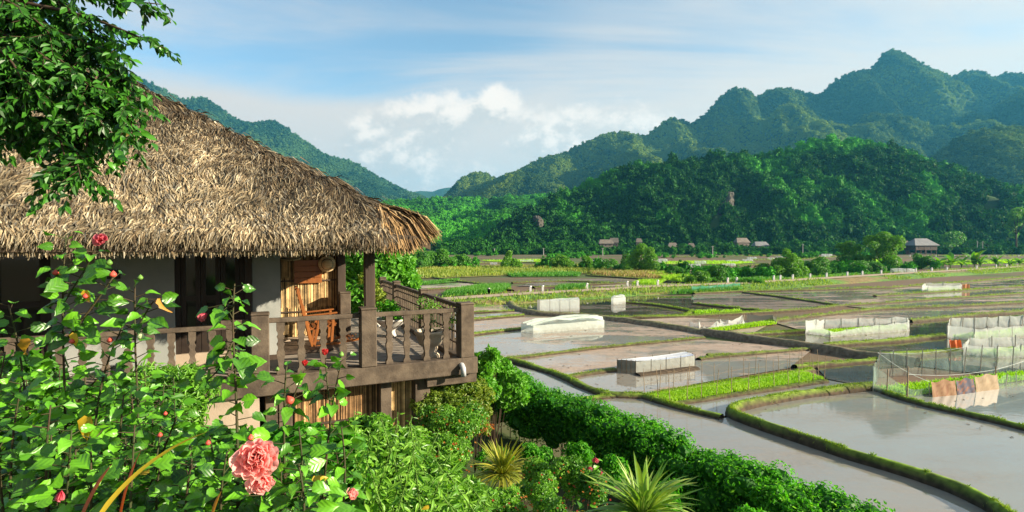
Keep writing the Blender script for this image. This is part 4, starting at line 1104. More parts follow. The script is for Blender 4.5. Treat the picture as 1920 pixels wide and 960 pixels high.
# ================================================================== THINGS ON THE BALCONY
def hthing(name, label, cat, u, v, z=DECK, rz=0.0, group=None): return thing(name, label, cat, tuple(H(u, v, z)), HA + rz, group)
M_CHAIR = mat_plain('orange_varnished_wood', (0.30, 0.105, 0.026), (0.19, 0.062, 0.017), 0.35, 5, 0.45, 0.2, 30, stretch=(1, 1, .2))
ch = hthing('rocking_chair', 'orange varnished slatted wooden chair in front of the bamboo wall', 'chair', -2.16, 2.30)
def cpart(name, *bars):
    b = MB()
    for a, c, w, h in bars: b.bar(a, c, w, h)
    return b.obj(name, M_CHAIR, ch, bevel=.004)
W2 = .25
for s in (-1, 1):
    cpart('back_leg', ((.06, s * W2, 0), (-.20, s * W2, 1.10), .035, .05))
    cpart('front_leg', ((.16, s * W2, .52), (.06, s * W2, .02), .035, .045), ((.40, s * W2, .62), (.36, s * W2, .04), .035, .045))
    cpart('armrest', ((-.12, s * (W2 + .02), .60), (.46, s * (W2 + .02), .64), .07, .025))
    cpart('seat_rail', ((-.02, s * (W2 - .03), .36), (.44, s * (W2 - .03), .42), .03, .045))
    cpart('foot_rail', ((-.05, s * (W2 - .01), .03), (.86, s * (W2 - .01), .13), .03, .04))
for i in range(6): cpart('seat_slat', ((.0 + i * .085, -W2, .385 + i * .011), (.0 + i * .085, W2, .385 + i * .011), .06, .016))
for i in range(7): cpart('back_slat', ((-.015 - i * .026, -W2 + .01, .46 + i * .095), (-.015 - i * .026, W2 - .01, .46 + i * .095), .018, .06))
for i in range(4): cpart('foot_slat', ((.56 + i * .085, -W2, .11 + i * .012), (.56 + i * .085, W2, .11 + i * .012), .055, .016))
# plaque of orange boards
pq = hthing('wooden_board', 'square orange plank board hung on the bamboo wall', 'board', -2.12, 2.985, 5.22)
for i in range(4): MB().box((0, 0, i * .112 + .056), (.50, .026, .108), None, R.random()).obj('board_plank', M_CHAIR, pq, bevel=.004)
for s in (-.2, .2): MB().box((s, .014, .22), (.05, .02, .42)).obj('batten', M_BEAM, pq)
# straw hats
M_STRAW = mat_plain('woven_straw', (0.66, 0.50, 0.28), (0.52, 0.37, 0.19), 0.7, 14, 0.2, 0.5, 60, stretch=(1, 1, 4))
def hat(name, label, u, v, z, cone, tilt):
    t = hthing(name, label, 'hat', u, v, z)
    if cone: pr = [(.012, .15), (.06, .115), (.12, .06), (.185, 0), (.178, .004), (.10, .07), (.01, .13)]
    else: pr = [(.002, .115), (.05, .113), (.085, .095), (.10, .05), (.102, .02), (.15, .008), (.165, 0), (.148, -.002), (.09, .012), (.08, .08), (.002, .10)]
    b = MB().lathe(pr, k=22); V = b.v[0]; a = tilt; c, s = math.cos(a), math.sin(a)
    b.v[0] = np.stack([V[:, 0], V[:, 1] * c - V[:, 2] * s, V[:, 1] * s + V[:, 2] * c], 1)
    b.obj('hat_shell', M_STRAW, t, True)
    bd = MB().tube([((.103 if not cone else .17) * math.cos(q), ((.103 if not cone else .17) * math.sin(q)) * c - .03 * s, ((.103 if not cone else .17) * math.sin(q)) * s + .03 * c) for q in np.linspace(0, 6.28, 23)], .008, 5, cap=False)
    bd.obj('hat_band', M_BEAM, t, True)
hat('straw_hat', 'round straw hat hung on the bamboo wall right of the orange board', uat(613, 2.93), 2.93, zat(495, 613, 2.93), False, math.pi / 2 + .1)
hat('conical_hat', 'pale conical hat hung high near the eave beside the wall pier', uat(545, 2.4), 2.4, zat(484, 545, 2.4), True, .25)
# urn planters
M_URN = mat_plain('pale_stone_urn', (0.58, 0.49, 0.38), (0.46, 0.38, 0.28), 0.85, 4, 0.2, 0.6, 40, dirt=(0.20, 0.17, 0.12))
M_POTW = mat_plain('white_stone_pot', (0.60, 0.57, 0.52), (0.46, 0.43, 0.38), 0.8, 4, 0.2, 0.4, 40)
M_SOIL = mat_plain('potting_soil', (0.05, 0.035, 0.02), (0.08, 0.055, 0.035), 0.95, 9)
def urn(name, label, px, py, v, sc_, mat, bowl=False):
    u = uat(px, v); t = hthing(name, label, 'planter', u, v)
    if bowl: pr = [(.12, 0), (.13, .03), (.10, .06), (.085, .12), (.095, .16), (.16, .20), (.25, .27), (.30, .33), (.325, .345), (.325, .375), (.29, .375), (.27, .33)]
    else: pr = [(.15, 0), (.15, .05), (.12, .075), (.105, .12), (.125, .16), (.12, .19), (.17, .22), (.21, .30), (.225, .37), (.255, .40), (.265, .43), (.25, .455), (.225, .45), (.21, .40)]
    MB().lathe([(r * sc_, z * sc_) for r, z in pr], k=24).obj('urn_body', mat, t, True)
    MB().lathe([(0.001, pr[-1][1] * sc_), (pr[-1][0] * sc_ * 1.02, pr[-1][1] * sc_)], k=20).obj('soil', M_SOIL, t)
    return H(u, v, DECK + pr[-1][1] * sc_), pr[-1][0] * sc_
UR = [urn('stone_urn', 'beige stone urn planter just inside the balcony corner post', 806, 668, .55, 1.0, M_URN),
      urn('bowl_planter', 'wide pale footed bowl planter farther back along the side railing', 733, 606, 2.75, 1.0, M_POTW, True),
      urn('white_urn', 'white urn behind the column at the far end of the deck', 703, 575, 4.2, .85, M_POTW)]
# ================================================================== PLANTS
def leaf_mesh(name, mat, W=.62, shape='ovate', n=6, fold=.22, curl=.35, wave=.04, serr=.05, seed=0):
    """unit leaf along +Y, face up +Z, five points across, toothed and waved"""
    rs = random.Random(seed); V = []
    for i in range(n + 1):
        t = i / n
        if shape == 'ovate': w = (math.sin(math.pi * min(1, t * .96 + .04) ** .62)) ** .9 * (1 - .12 * t)
        elif shape == 'lance': w = math.sin(math.pi * min(1, t * .97 + .03) ** .8) ** 1.1
        else: w = (1 - t) ** .55 * min(1, .55 + t * 2)
        w = max(w, .02) * W / 2
        zc = -curl * t * t * .5
        ph = rs.random() * 6.28
        for k in (-1, -.55, 0, .55, 1):
            e = serr * (1 if i % 2 else -1) * w if abs(k) == 1 else 0
            V.append((k * (w + e), t * (1 - .15 * curl * t) - (.05 * abs(k) if shape == 'ovate' and i == 0 else 0), zc + abs(k) * w * fold * 2 + wave * math.sin(ph + 3 * k + t * 9) * abs(k)))
    F = [(i * 5 + k, i * 5 + k + 1, (i + 1) * 5 + k + 1, (i + 1) * 5 + k) for i in range(n) for k in range(4)]
    return np_mesh(name, V, np.array(F), mat, None, True)
LM_HIB = mat_leaf('hibiscus_leaf', (0.005, 0.040, 0.005), (0.150, 0.43, 0.018), rough=0.36, transl=0.22, src='obj', spec=0.5, veins=2.6)
LM_YEL = mat_leaf('yellow_leaf', (0.55, 0.36, 0.02), (0.62, 0.42, 0.05), rough=0.5, transl=0.4, src='obj')
LM_ORG = mat_leaf('withered_leaf', (0.42, 0.17, 0.02), (0.50, 0.26, 0.03), rough=0.6, transl=0.35, src='obj')
LM_TREE = mat_leaf('tree_leaf', (0.006, 0.048, 0.006), (0.085, 0.30, 0.020), rough=0.34, transl=0.26, src='obj', spec=0.5, altp=.96, alt=(.16, .10, .02))
LM_TREEC = mat_leaf('tree_foliage', (0.003, 0.026, 0.005), (0.05, 0.19, 0.015), rough=0.40, transl=0.25, spec=0.3)
LM_LANCE = mat_leaf('lance_leaf', (0.07, 0.22, 0.015), (0.24, 0.46, 0.05), rough=0.42, transl=0.4, src='obj', spec=0.25)
LM_LANCEC = mat_leaf('lance_foliage', (0.05, 0.18, 0.014), (0.22, 0.43, 0.045), rough=0.42, transl=0.36)
LM_FINE = mat_leaf('fine_foliage', (0.045, 0.17, 0.012), (0.20, 0.42, 0.035), rough=0.42, transl=0.36)
LM_HEDGE = mat_leaf('hedge_foliage', (0.022, 0.13, 0.010), (0.12, 0.44, 0.020), rough=0.5, transl=0.48, alt=(.22, .48, .05), altp=.88, spec=.2)
LM_YG = mat_leaf('yellow_green_foliage', (0.07, 0.16, 0.012), (0.26, 0.32, 0.03), rough=0.5, transl=0.36)
LM_BUSH = mat_leaf('bright_foliage', (0.05, 0.22, 0.015), (0.17, 0.42, 0.03), rough=0.45, transl=0.4)
LM_STRAP = mat_leaf('strap_leaf', (0.13, 0.28, 0.025), (0.32, 0.42, 0.08), rough=0.4, transl=0.3, src='obj')
LM_STRAPY = mat_leaf('yellow_strap_leaf', (0.16, 0.22, 0.018), (0.42, 0.38, 0.05), rough=0.4, transl=0.3, src='obj')
M_STEM = mat_plain('plant_stem', (0.055, 0.036, 0.02), (0.035, 0.05, 0.015), 0.7, 12, 0.2)
M_TWIG = mat_plain('twig_bark', (0.07, 0.05, 0.03), (0.045, 0.03, 0.02), 0.85, 8, 0.15)
M_GSTEM = mat_plain('green_stem', (0.10, 0.20, 0.03), (0.07, 0.14, 0.02), 0.6, 12, 0.2)
HIBL = [leaf_mesh('leaf', LM_HIB, R.uniform(.62, .80), 'ovate', 7, R.uniform(.05, .28), R.uniform(.2, .8), R.uniform(.015, .05), .06, i) for i in range(6)]
YELL = [leaf_mesh('leaf', LM_YEL, .66, 'ovate', 6, .12, .5, .04, .05, 11)]; ORGL = [leaf_mesh('leaf', LM_ORG, .5, 'ovate', 6, .35, .9, .06, .05, 12)]
TREEL = [leaf_mesh('leaf', LM_TREE, R.uniform(.48, .6), 'lance', 4, .14, R.uniform(.1, .6), .01, 0, 20 + i) for i in range(4)]
LANL = [leaf_mesh('leaf', LM_LANCE, R.uniform(.24, .32), 'lance', 5, .2, R.uniform(.6, 1.3), .01, 0, 30 + i) for i in range(4)]

def place(o, p, d, n, s, base):
    d = Vector(d).normalized(); n = Vector(n); x = d.cross(n)
    if x.length < 1e-4: x = d.cross(Vector((1, 0, .2)))
    x.normalize(); z = x.cross(d)
    m = Matrix((x, d, z)).transposed().to_4x4() @ Matrix.Diagonal((s, s, s, 1)); m.translation = Vector(p) - Vector(base)
    o.matrix_local = m
def put_leaf(me, root, p, d, n, s, base, label=None):
    o = bpy.data.objects.new('leaf', me); COL.objects.link(o); o.parent = root; place(o, p, d, n, s, base)
    if label: o['label'] = label
    return o
SUNV = np.array(sdir)
def poly(pts):
    """picture points (px, py, depth) joined by a smooth line"""
    Q = np.array([P(*p) for p in pts]); n = len(Q)
    for _ in range(2):
        q = np.empty((2 * len(Q) - 1, 3)); q[::2] = Q; q[1::2] = (Q[:-1] + Q[1:]) / 2; Q = q
        Q[1:-1] = (Q[:-2] + 2 * Q[1:-1] + Q[2:]) / 4
    return Q
def along(Q, step):
    L = np.concatenate(([0], np.cumsum(np.linalg.norm(np.diff(Q, axis=0), axis=1)))); out = []
    for s in np.arange(0, L[-1], step):
        i = min(np.searchsorted(L, s, side='right') - 1, len(Q) - 2); f = (s - L[i]) / max(L[i + 1] - L[i], 1e-6)
        out.append((Q[i] * (1 - f) + Q[i + 1] * f, (Q[i + 1] - Q[i]) / np.linalg.norm(Q[i + 1] - Q[i]), s / L[-1]))
    return out

# ---- petals
def mat_petal(name, a, b, src='obj'):
    m, T, out = base_mat(name); x, y, z = T.sep(objco(T))
    c = T.mix(T.ramp(y, .0, .9), a, b); n = T.noise(T.vmul(objco(T), (8, 1, 1)), 3, 2); c = T.mix(T.ramp(n, .4, .7, 0, .3), c, a)
    p = pbsdf(T, c, .55, .2); tr = T.add('ShaderNodeBsdfTranslucent'); T.set(tr, 0, c); mx = T.add('ShaderNodeMixShader'); T.set(mx, 0, .5)
    T.l.new(p.outputs[0], mx.inputs[1]); T.l.new(tr.outputs[0], mx.inputs[2]); T.l.new(mx.outputs[0], out.inputs[0]); return m
MP_PINK = mat_petal('pink_petal', (0.97, 0.22, 0.22), (0.99, 0.56, 0.52)); MP_RED = mat_petal('red_petal', (0.52, 0.018, 0.022), (0.66, 0.07, 0.07)); MP_ROSE = mat_petal('rose_petal', (0.62, 0.05, 0.10), (0.75, 0.20, 0.24))
def petal_mesh(mat, seed, ruff=.16, W=.95):
    rs = random.Random(seed); V = []; n, m = 8, 11; ph = rs.random() * 6
    for i in range(n + 1):
        t = i / n; w = W * .5 * (math.sin(math.pi * (t * .62 + .06)) ** .8)
        for k in range(m):
            a = k / (m - 1) * 2 - 1
            V.append((a * w, t * (1 - .10 * a * a) , .22 * t * t + .18 * a * a * w * 2 + ruff * t * t * math.sin(a * 5 + ph + t * 2) + ruff * .45 * t * t * math.sin(a * 10 + ph * 2 + t * 3)))
    F = [(i * m + k, i * m + k + 1, (i + 1) * m + k + 1, (i + 1) * m + k) for i in range(n) for k in range(m - 1)]
    return np_mesh('petal', V, np.array(F), mat, None, True)
PET = {k: [petal_mesh(m, i, .14) for i in range(3)] for k, m in (('pink', MP_PINK), ('red', MP_RED), ('rose', MP_ROSE))}
def flower(root, base, px, py, d, size_px, kind, face=(0, -1, .15), n=14, closed=0.0, label=None, name='flower'):
    """double hibiscus: whorls of crinkled petals round a stub, petals are pieces of the flower"""
    c = P(px, py, d); r = size_px / FP * d / 2
    f = bpy.data.objects.new(name, None); COL.objects.link(f); f.parent = root; f.location = Vector(c) - Vector(base)
    if label: f['label'] = label
    A = Vector(face).normalized(); B = A.cross(Vector((.1, .2, 1))).normalized(); Cc = A.cross(B)
    for i in range(n):
        ring = i / n; ang = i * 2.399 + R.random() * .5
        op = (1.25 - ring * 1.05) * (1 - closed * .75) + R.uniform(-.15, .15)
        rd = B * math.cos(ang) + Cc * math.sin(ang)
        dr = rd * math.sin(op) + A * math.cos(op); nr = A * math.sin(op) - rd * math.cos(op)
        o = bpy.data.objects.new('petal', R.choice(PET[kind])); COL.objects.link(o); o.parent = f
        place(o, np.array(A) * r * .25 * ring, dr, nr + Vector((R.uniform(-.2, .2), R.uniform(-.2, .2), R.uniform(-.2, .2))), r * R.uniform(.85, 1.1) * (1.15 - .35 * ring), (0, 0, 0))
    return f
M_BUDG = mat_plain('green_bud', (0.14, 0.28, 0.05), (0.10, 0.20, 0.03), 0.5, 10); M_BUDR = mat_plain('red_bud', (0.60, 0.10, 0.06), (0.42, 0.05, 0.04), 0.5, 10)
M_BUDP = mat_plain('pale_bud', (0.60, 0.66, 0.36), (0.42, 0.52, 0.22), 0.5, 10)
def bud(root, base, px, py, d, size_px, mat, axis=(0.1, 0, 1)):
    c = P(px, py, d); r = size_px / FP * d / 2 * .82; b = MB()
    ax = np.array(Vector(axis).normalized()); pts = [c - ax * r * 1.0 + ax * r * 2.1 * t for t in np.linspace(0, 1, 7)]
    b.tube(pts, [r * .35, r * .8, r, r * .95, r * .75, r * .45, r * .08], 8)
    o = b.obj('bud', mat, root, True, base)
    b = MB()
    for k in range(5):
        a = 6.28 * k / 5; q = np.array((math.cos(a), math.sin(a), 0))
        b.cards([c - ax * r], [ax * 1.0 + q * .55], [q], r * 1.3, r * .6, .2, .6)
    b.obj('calyx', LM_FINE, o, False, base)

HIB_N = [0]
def hibiscus(name, label, base_px, stems, cat='shrub', size=(.034, .060), step=.0115, flowers=(), buds=(), yellow=.008, group=None, leafset=None, stem_mat=None, droop=.35, petiole=.03, base_z=None):
    ground = P(*base_px); base = Vector((ground[0], ground[1], float(garden_z(ground[0], ground[1]))))
    root = thing(name, label, cat, base, 0, group)
    leafset = leafset or HIBL; ph = R.random() * 6; cnt = 0; rest = []
    for st in stems:
        pts = st[0] if isinstance(st, tuple) and isinstance(st[0], list) else st; dens = st[1] if isinstance(st, tuple) and isinstance(st[0], list) else 1.0
        Q = poly(pts); tot = np.linalg.norm(Q[-1] - Q[0]); stemb = MB()
        stemb.tube(Q, np.linspace(.0042, .0018, len(Q)) * (1 if tot > .2 else .6), 5)
        for p, t, s in along(Q, step / dens):
            ph += 2.4 + R.uniform(-.3, .3)
            a = np.array((math.cos(ph), math.sin(ph), 0)); up = R.uniform(-.1, .45) - droop * (1 - s)
            d = nrm(a + np.array((0, 0, up)) + t * .25); nn_ = nrm(np.array((0, -.75, .75)) + SUNV * .35 + a * R.uniform(-.2, .6) + NR.normal(0, .62, 3))
            L = R.uniform(*size) * (1.08 - .45 * s ** 3)
            q = p + d * petiole * R.uniform(.6, 1.3); d2 = nrm(d + np.array((0, 0, -droop * R.uniform(.2, 1.6))))
            if np.linalg.norm(q - np.array((0, 0, HC))) < .75: continue
            stemb.tube([p, q], [.0016, .0012], 3, cap=False)
            me = R.choice(YELL) if R.random() < yellow else R.choice(leafset)
            if cnt < 296: put_leaf(me, root, q, d2, nn_, L * (.7 if me is YELL[0] else 1), base); cnt += 1
            else: rest.append((q, d2, nn_, L))
        stemb.obj('stem', stem_mat or M_STEM, root, True, base)
    if rest:
        mb = MB(); mb.cards(*[np.array([r[i] for r in rest]) for i in range(4)], np.array([r[3] for r in rest]) * (.68 if leafset is HIBL else .28), .15, NR.random(len(rest)), 'ovate')
        o = mb.obj('foliage', LM_HIBC if leafset is HIBL else LM_LANCEC, root, False, base); o['kind'] = 'stuff'
    for f in flowers: flower(root, base, *f[:5], **(f[5] if len(f) > 5 else {}))
    for b in buds: bud(root, base, *b)
    return root, base
def rnd_stems(n, px0, px1, ytop, ybot, d0, d1, lean=40):
    out = []
    for i in range(n):
        x = px0 + (px1 - px0) * (i + R.random()) / n; d = R.uniform(d0, d1); yt = ytop(x) + R.uniform(-20, 50); l = R.uniform(-lean, lean)
        out.append([(x - l, ybot, d), (x - l * .3, (ybot + yt) / 2, d), (x + l * .4, yt, d + R.uniform(-.08, .08))])
    return out

LM_HIBC = mat_leaf('hibiscus_foliage', (0.004, 0.030, 0.004), (0.10, 0.33, 0.016), rough=0.42, transl=0.28)
h1 = hibiscus('hibiscus_shrub', 'tall glossy hibiscus at far left with a pink bloom against the thatch', (100, 1100, 1.6),
  [[(122,1000,1.5),(124,820,1.5),(118,650,1.5),(117,530,1.5),(124,440,1.5)], [(118,570,1.5),(150,520,1.5),(180,470,1.48)], [(122,640,1.5),(170,580,1.5),(212,520,1.5)],
   [(60,1000,1.6),(52,760,1.6),(34,640,1.58),(16,572,1.55)], [(150,1000,1.45),(176,820,1.45),(192,690,1.45),(236,600,1.45)], [(124,800,1.5),(150,740,1.5),(205,690,1.5)],
   [(20,1000,1.4),(18,840,1.4),(40,720,1.4)], [(90,1000,1.25),(84,860,1.25),(95,760,1.25)], [(5,900,1.5),(-10,760,1.5),(10,660,1.5)]],
  flowers=[(194, 451, 1.47, 38, 'rose', dict(n=7, closed=.35, face=(.3, -1, .2)))], buds=[(212,514,1.48,15,M_BUDR),(104,511,1.48,13,M_BUDR),(205,492,1.48,13,M_BUDG),(160,555,1.46,12,M_BUDR),(135,640,1.44,12,M_BUDR),(208,637,1.44,11,M_BUDR)], yellow=.008)
r_, b_ = h1
put_leaf(ORGL[0], r_, P(58, 640, 1.45), (-.9, .1, -.75), (.3, -1, .5), .075, b_, 'withered orange leaf')
put_leaf(YELL[0], r_, P(160, 545, 1.46), (.15, 0, -1), (0, -1, .3), .035, b_, 'yellow leaf'); put_leaf(YELL[0], r_, P(140, 625, 1.44), (-.1, 0, -1), (0, -1, .3), .04, b_, 'yellow leaf')
put_leaf(YELL[0], r_, P(165, 782, 1.3), (-.1, -.2, -1), (0, -1, .2), .062, b_, 'hanging yellow leaf')
h2 = hibiscus('hibiscus_shrub', 'hibiscus stem with a pale round bud in front of the left railing', (258, 1100, 1.5),
  [([(256,1000,1.45),(262,800,1.45),(252,650,1.45),(253,538,1.45)], .9), [(255,620,1.45),(285,565,1.45),(296,560,1.45)], [(250,1000,1.4),(300,860,1.4),(340,760,1.4)], [(230,1000,1.35),(220,860,1.35),(232,740,1.35)], [(330,1000,1.5),(322,880,1.5),(300,790,1.5)]],
  buds=[(264,630,1.42,15,M_BUDP),(205,638,1.42,11,M_BUDR),(263,520,1.45,12,M_BUDG)], yellow=.008)
put_leaf(ORGL[0], h2[0], P(300, 560, 1.44), (.15, .1, -1), (-1, -.3, .2), .05, h2[1], 'curled brown drying leaf')
h3 = hibiscus('hibiscus_shrub', 'upright hibiscus stem with a drooping red bloom before the dark doors', (440, 1100, 1.4),
  [([(446,1000,1.3),(446,820,1.3),(440,690,1.32),(435,600,1.33),(440,532,1.34)], 1.15), [(436,640,1.32),(410,700,1.32),(376,720,1.33)], [(437,575,1.33),(415,570,1.33),(400,578,1.33)], [(400,1000,1.35),(405,880,1.35),(390,800,1.35)], [(470,700,1.3),(480,680,1.3)]],
  flowers=[(388, 588, 1.31, 30, 'rose', dict(n=8, closed=.55, face=(-.5, -.6, -.5)))], size=(.038, .064), yellow=.01)
h4 = hibiscus('hibiscus_shrub', 'hibiscus stems with two red rosebud blooms in front of the balcony beam', (560, 1100, 1.4),
  [[(536,1000,1.4),(532,840,1.4),(533,740,1.4),(537,688,1.4)], [(602,1000,1.45),(612,850,1.45),(624,750,1.45),(640,678,1.45)], [(533,790,1.4),(560,720,1.4),(572,692,1.4)], [(620,770,1.45),(612,710,1.45),(610,672,1.45)], [(560,1000,1.3),(570,880,1.3),(560,800,1.3)], [(640,1000,1.35),(650,880,1.35),(640,800,1.35)]],
  flowers=[(572, 686, 1.38, 20, 'red', dict(n=8, closed=.85, face=(.1, -.5, .9))), (610, 666, 1.43, 24, 'red', dict(n=8, closed=.8, face=(.1, -.5, .9)))], buds=[(543,750,1.36,20,M_BUDR,(-.5,0,.9)),(640,664,1.45,12,M_BUDG),(520,692,1.4,10,M_BUDG)], step=.016)
yt = lambda x: 800 - 20 * math.sin(x / 60)
h5 = hibiscus('hibiscus_shrub', 'nearest hibiscus with the large ruffled pink double bloom', (480, 1200, 1.2),
  [[(490,1060,1.2),(492,960,1.2),(486,880,1.2)], [(560,1050,1.15),(575,950,1.15),(560,870,1.15)], [(420,1050,1.2),(410,940,1.2),(425,850,1.2)], [(350,1050,1.2),(345,950,1.2),(360,860,1.2)], [(620,1050,1.2),(612,960,1.2),(590,900,1.2)], [(300,1050,1.25),(290,950,1.25),(300,870,1.25)], [(520,1050,1.3),(530,940,1.3),(525,860,1.3)], [(455,1050,1.3),(450,930,1.3),(440,850,1.3)]],
  flowers=[(482, 856, 1.12, 84, 'pink', dict(n=30, face=(.45, -1, .3), label='large ruffled pink double bloom')), (492, 893, 1.12, 54, 'pink', dict(n=18, face=(.5, -1, -.4), label='lower half of the ruffled bloom')), (655, 927, 1.2, 36, 'pink', dict(n=7, closed=.5, face=(.5, -.5, .4)))], buds=[(470,820,1.15,14,M_BUDR),(390,830,1.2,12,M_BUDR)], yellow=.01, size=(.038, .062), step=.0095)
h6 = hibiscus('hibiscus_shrub', 'hibiscus filling the lower left corner with hanging pink buds', (120, 1200, 1.2),
  rnd_stems(9, 0, 300, lambda x: 800 + 30 * math.sin(x / 40), 1080, 1.15, 1.5, 30), flowers=[(115, 920, 1.15, 30, 'rose', dict(n=6, closed=.9, face=(0, -.3, -1)))], buds=[(300,815,1.2,11,M_BUDR),(310,775,1.25,9,M_BUDR)], yellow=.008)
h7 = hibiscus('hibiscus_shrub', 'dark leafy hibiscus behind the pink double bloom', (420, 1200, 1.8),
  rnd_stems(14, 230, 660, lambda x: 790 + (x - 230) * .12, 1060, 1.5, 1.9, 30), yellow=.012, size=(.038, .064), step=.011)
h8 = hibiscus('hibiscus_shrub', 'leafy hibiscus behind the far left stems below the railing', (110, 1200, 2.0),
  rnd_stems(17, -10, 330, lambda x: 700 + 20 * math.sin(x / 30), 1060, 1.7, 2.1, 30), yellow=.008, size=(.040, .066), step=.011)

# strap leaves at the bottom left
def strap_mesh(mat, W=.06, bend=.5, n=10, seed=0):
    V = []
    for i in range(n + 1):
        t = i / n; w = W / 2 * min(1, (1 - t) * 3.2) ** .8 * (.7 + .3 * min(1, t * 5)); th = bend * t
        y = math.sin(th) / max(bend, .01) if bend > .01 else t; z = -(1 - math.cos(th)) / max(bend, .01)
        V += [(-w, y, z + w * .35), (0, y, z), (w, y, z + w * .35)]
    F = [(i * 3 + k, i * 3 + k + 1, (i + 1) * 3 + k + 1, (i + 1) * 3 + k) for i in range(n) for k in range(2)]
    return np_mesh('leaf', V, np.array(F), mat, None, True)
LM_RED = mat_leaf('red_strap_leaf', (0.40, 0.05, 0.02), (0.55, 0.16, 0.03), rough=0.45, transl=0.35, src='obj')
LM_GOLD = mat_leaf('golden_strap_leaf', (0.52, 0.36, 0.03), (0.46, 0.44, 0.06), rough=0.4, transl=0.35, src='obj')
cbase = Vector(P(205, 1010, .95)); cord = thing('cordyline', 'cordyline with a golden arching strap leaf and a red one at bottom left', 'plant', cbase)
for (a, b, c, me, s) in [((180,985,.95), (345,838,1.0), (-.6,0,1), strap_mesh(LM_GOLD, .13, .75), .245), ((150,985,.95), (203,905,.97), (-.5,-.6,.6), strap_mesh(LM_RED, .16, .3), .11), ((225,985,.97), (262,860,1.0), (-.5,-.6,.3), strap_mesh(LM_RED, .10, .3), .13), ((395,985,.98), (425,940,1.0), (-.5,-.6,.3), strap_mesh(LM_ORG, .2, .3), .06)]:
    p0, p1 = P(*a), P(*b); d = p1 - p0
    put_leaf(me, cord, p0, d + np.array((-.02, 0, .09 if s > .2 else .01)), c, s, cbase)
MB().tube([cbase - Vector((0, 0, .9)), cbase], [.02, .015], 7).obj('stem', M_TWIG, cord, True, cbase)

# ---- light green shrub with drooping lance leaves, bottom centre
lan_top = lambda x: 880 - 95 * math.exp(-((x - 745) / 85) ** 2) + max(0, x - 860) * .35
hibiscus('lance_leaf_shrub', 'pale green shrub with drooping narrow leaves below the balcony', (760, 1300, 2.4), rnd_stems(16, 665, 850, lan_top, 1050, 1.9, 2.5, 95), size=(.036, .064), step=.011, leafset=LANL, stem_mat=M_GSTEM, droop=.75, petiole=.012, yellow=.008)
hibiscus('lance_leaf_shrub', 'pale green narrow leaved shrub reaching the bottom edge left of the spiky plants', (880, 1300, 2.4), rnd_stems(13, 790, 940, lambda x: 900 + 15 * math.sin(x / 20), 1060, 2.0, 2.6, 95), size=(.036, .064), step=.011, leafset=LANL, stem_mat=M_GSTEM, droop=.75, petiole=.012, yellow=.012)
hibiscus('lance_leaf_shrub', 'thin tall narrow leaved stems in front of the lower bamboo screen', (700, 1300, 2.8), [[(672,1000,2.7),(668,880,2.7),(664,770,2.7)],[(700,1000,2.7),(705,880,2.7),(712,790,2.7)],[(740,1000,2.8),(742,880,2.8),(746,772,2.8)],[(770,1000,2.6),(778,900,2.6),(790,800,2.6)]], size=(.045, .07), step=.02, leafset=LANL, stem_mat=M_GSTEM, droop=.6, petiole=.012, yellow=.0)

# ---- foliage masses
def foliage(clumps, n, L, W, shape='ovate', up=.35, fold=.2, shell=.6, jit=.6, split=True):
    """leaves spread through overlapping clumps; returns mesh collector"""
    mb = MB(); c = np.array([q[0] for q in clumps]); r = np.array([np.broadcast_to(q[1], 3) for q in clumps], float); vol = (r.prod(1)) ** .67; i = NR.choice(len(c), n, p=vol / vol.sum())
    d = nrm(NR.normal(0, 1, (n, 3)) + (0, 0, up)); q = NR.uniform(shell, 1.04, n) ** .8
    C = c[i] + d * r[i] * q[:, None]; D = nrm(np.cross(d, NR.normal(0, 1, (n, 3))) + d * .35 + np.array((0, 0, -.15))); N = nrm(d + NR.normal(0, jit, (n, 3)) + (0, 0, .4))
    tone = np.clip(.45 + (fbm(C[:, 0] * 2.3 + C[:, 2] * 1.7, C[:, 1] * 2.3 + 9, 3, 77) - .5) * 1.1 + NR.normal(0, .2, n), 0, 1)
    mb.cards(C, D, N, NR.uniform(.7, 1.25, n) * L, NR.uniform(.8, 1.2, n) * W, fold, tone, shape)
    return mb
def shrub(name, label, base, clumps, n, L, W, mat, cat='shrub', twigs=8, shape='ovate', group=None, trunk=None, core=.55, **k):
    base = Vector(base); root = thing(name, label, cat, base, 0, group); mb = foliage(clumps, n, L, W, shape, **k)
    o = mb.obj('crown' if cat == 'tree' else 'foliage', mat, root, False, base); o['kind'] = 'stuff'
    tb = MB(); top = np.array([q[0] for q in clumps]).mean(0)
    tr = trunk or .012
    if cat == 'tree':
        zt = min(q[0][2] for q in clumps); tb.tube([np.array(base) - (0, 0, .3), np.array(base) * .5 + np.array((top[0], top[1], zt)) * .5, (top[0], top[1], zt)], [tr * 1.3, tr, tr * .8], 7); st = np.array((top[0], top[1], zt))
    else: st = np.array(base)
    if cat == 'hedge':
        for q in clumps[8::9]: g = (q[0][0], q[0][1], float(garden_z(q[0][0], q[0][1])) - .1); tb.tube([g, q[0]], [.012, .007], 5)
        twigs = 0
    for q in clumps[:twigs * 3]:
        e = np.array(q[0]); m = st * .5 + e * .5 + np.array((0, 0, -.12)) * np.linalg.norm(e - st) * .5
        tb.tube([st, m, e], [tr * .6, tr * .4, tr * .15], 5)
    tb.obj('trunk' if cat == 'tree' else 'stem', M_TWIG, root, True, base)
    if core:
        cb = MB()
        for j, q in enumerate(clumps): cb.blob(q[0], np.broadcast_to(q[1], 3) * core, j, .4, 8, 5, .0)
        c = cb.obj('inner_foliage', mat, root, False, base); c['kind'] = 'stuff'
    return root
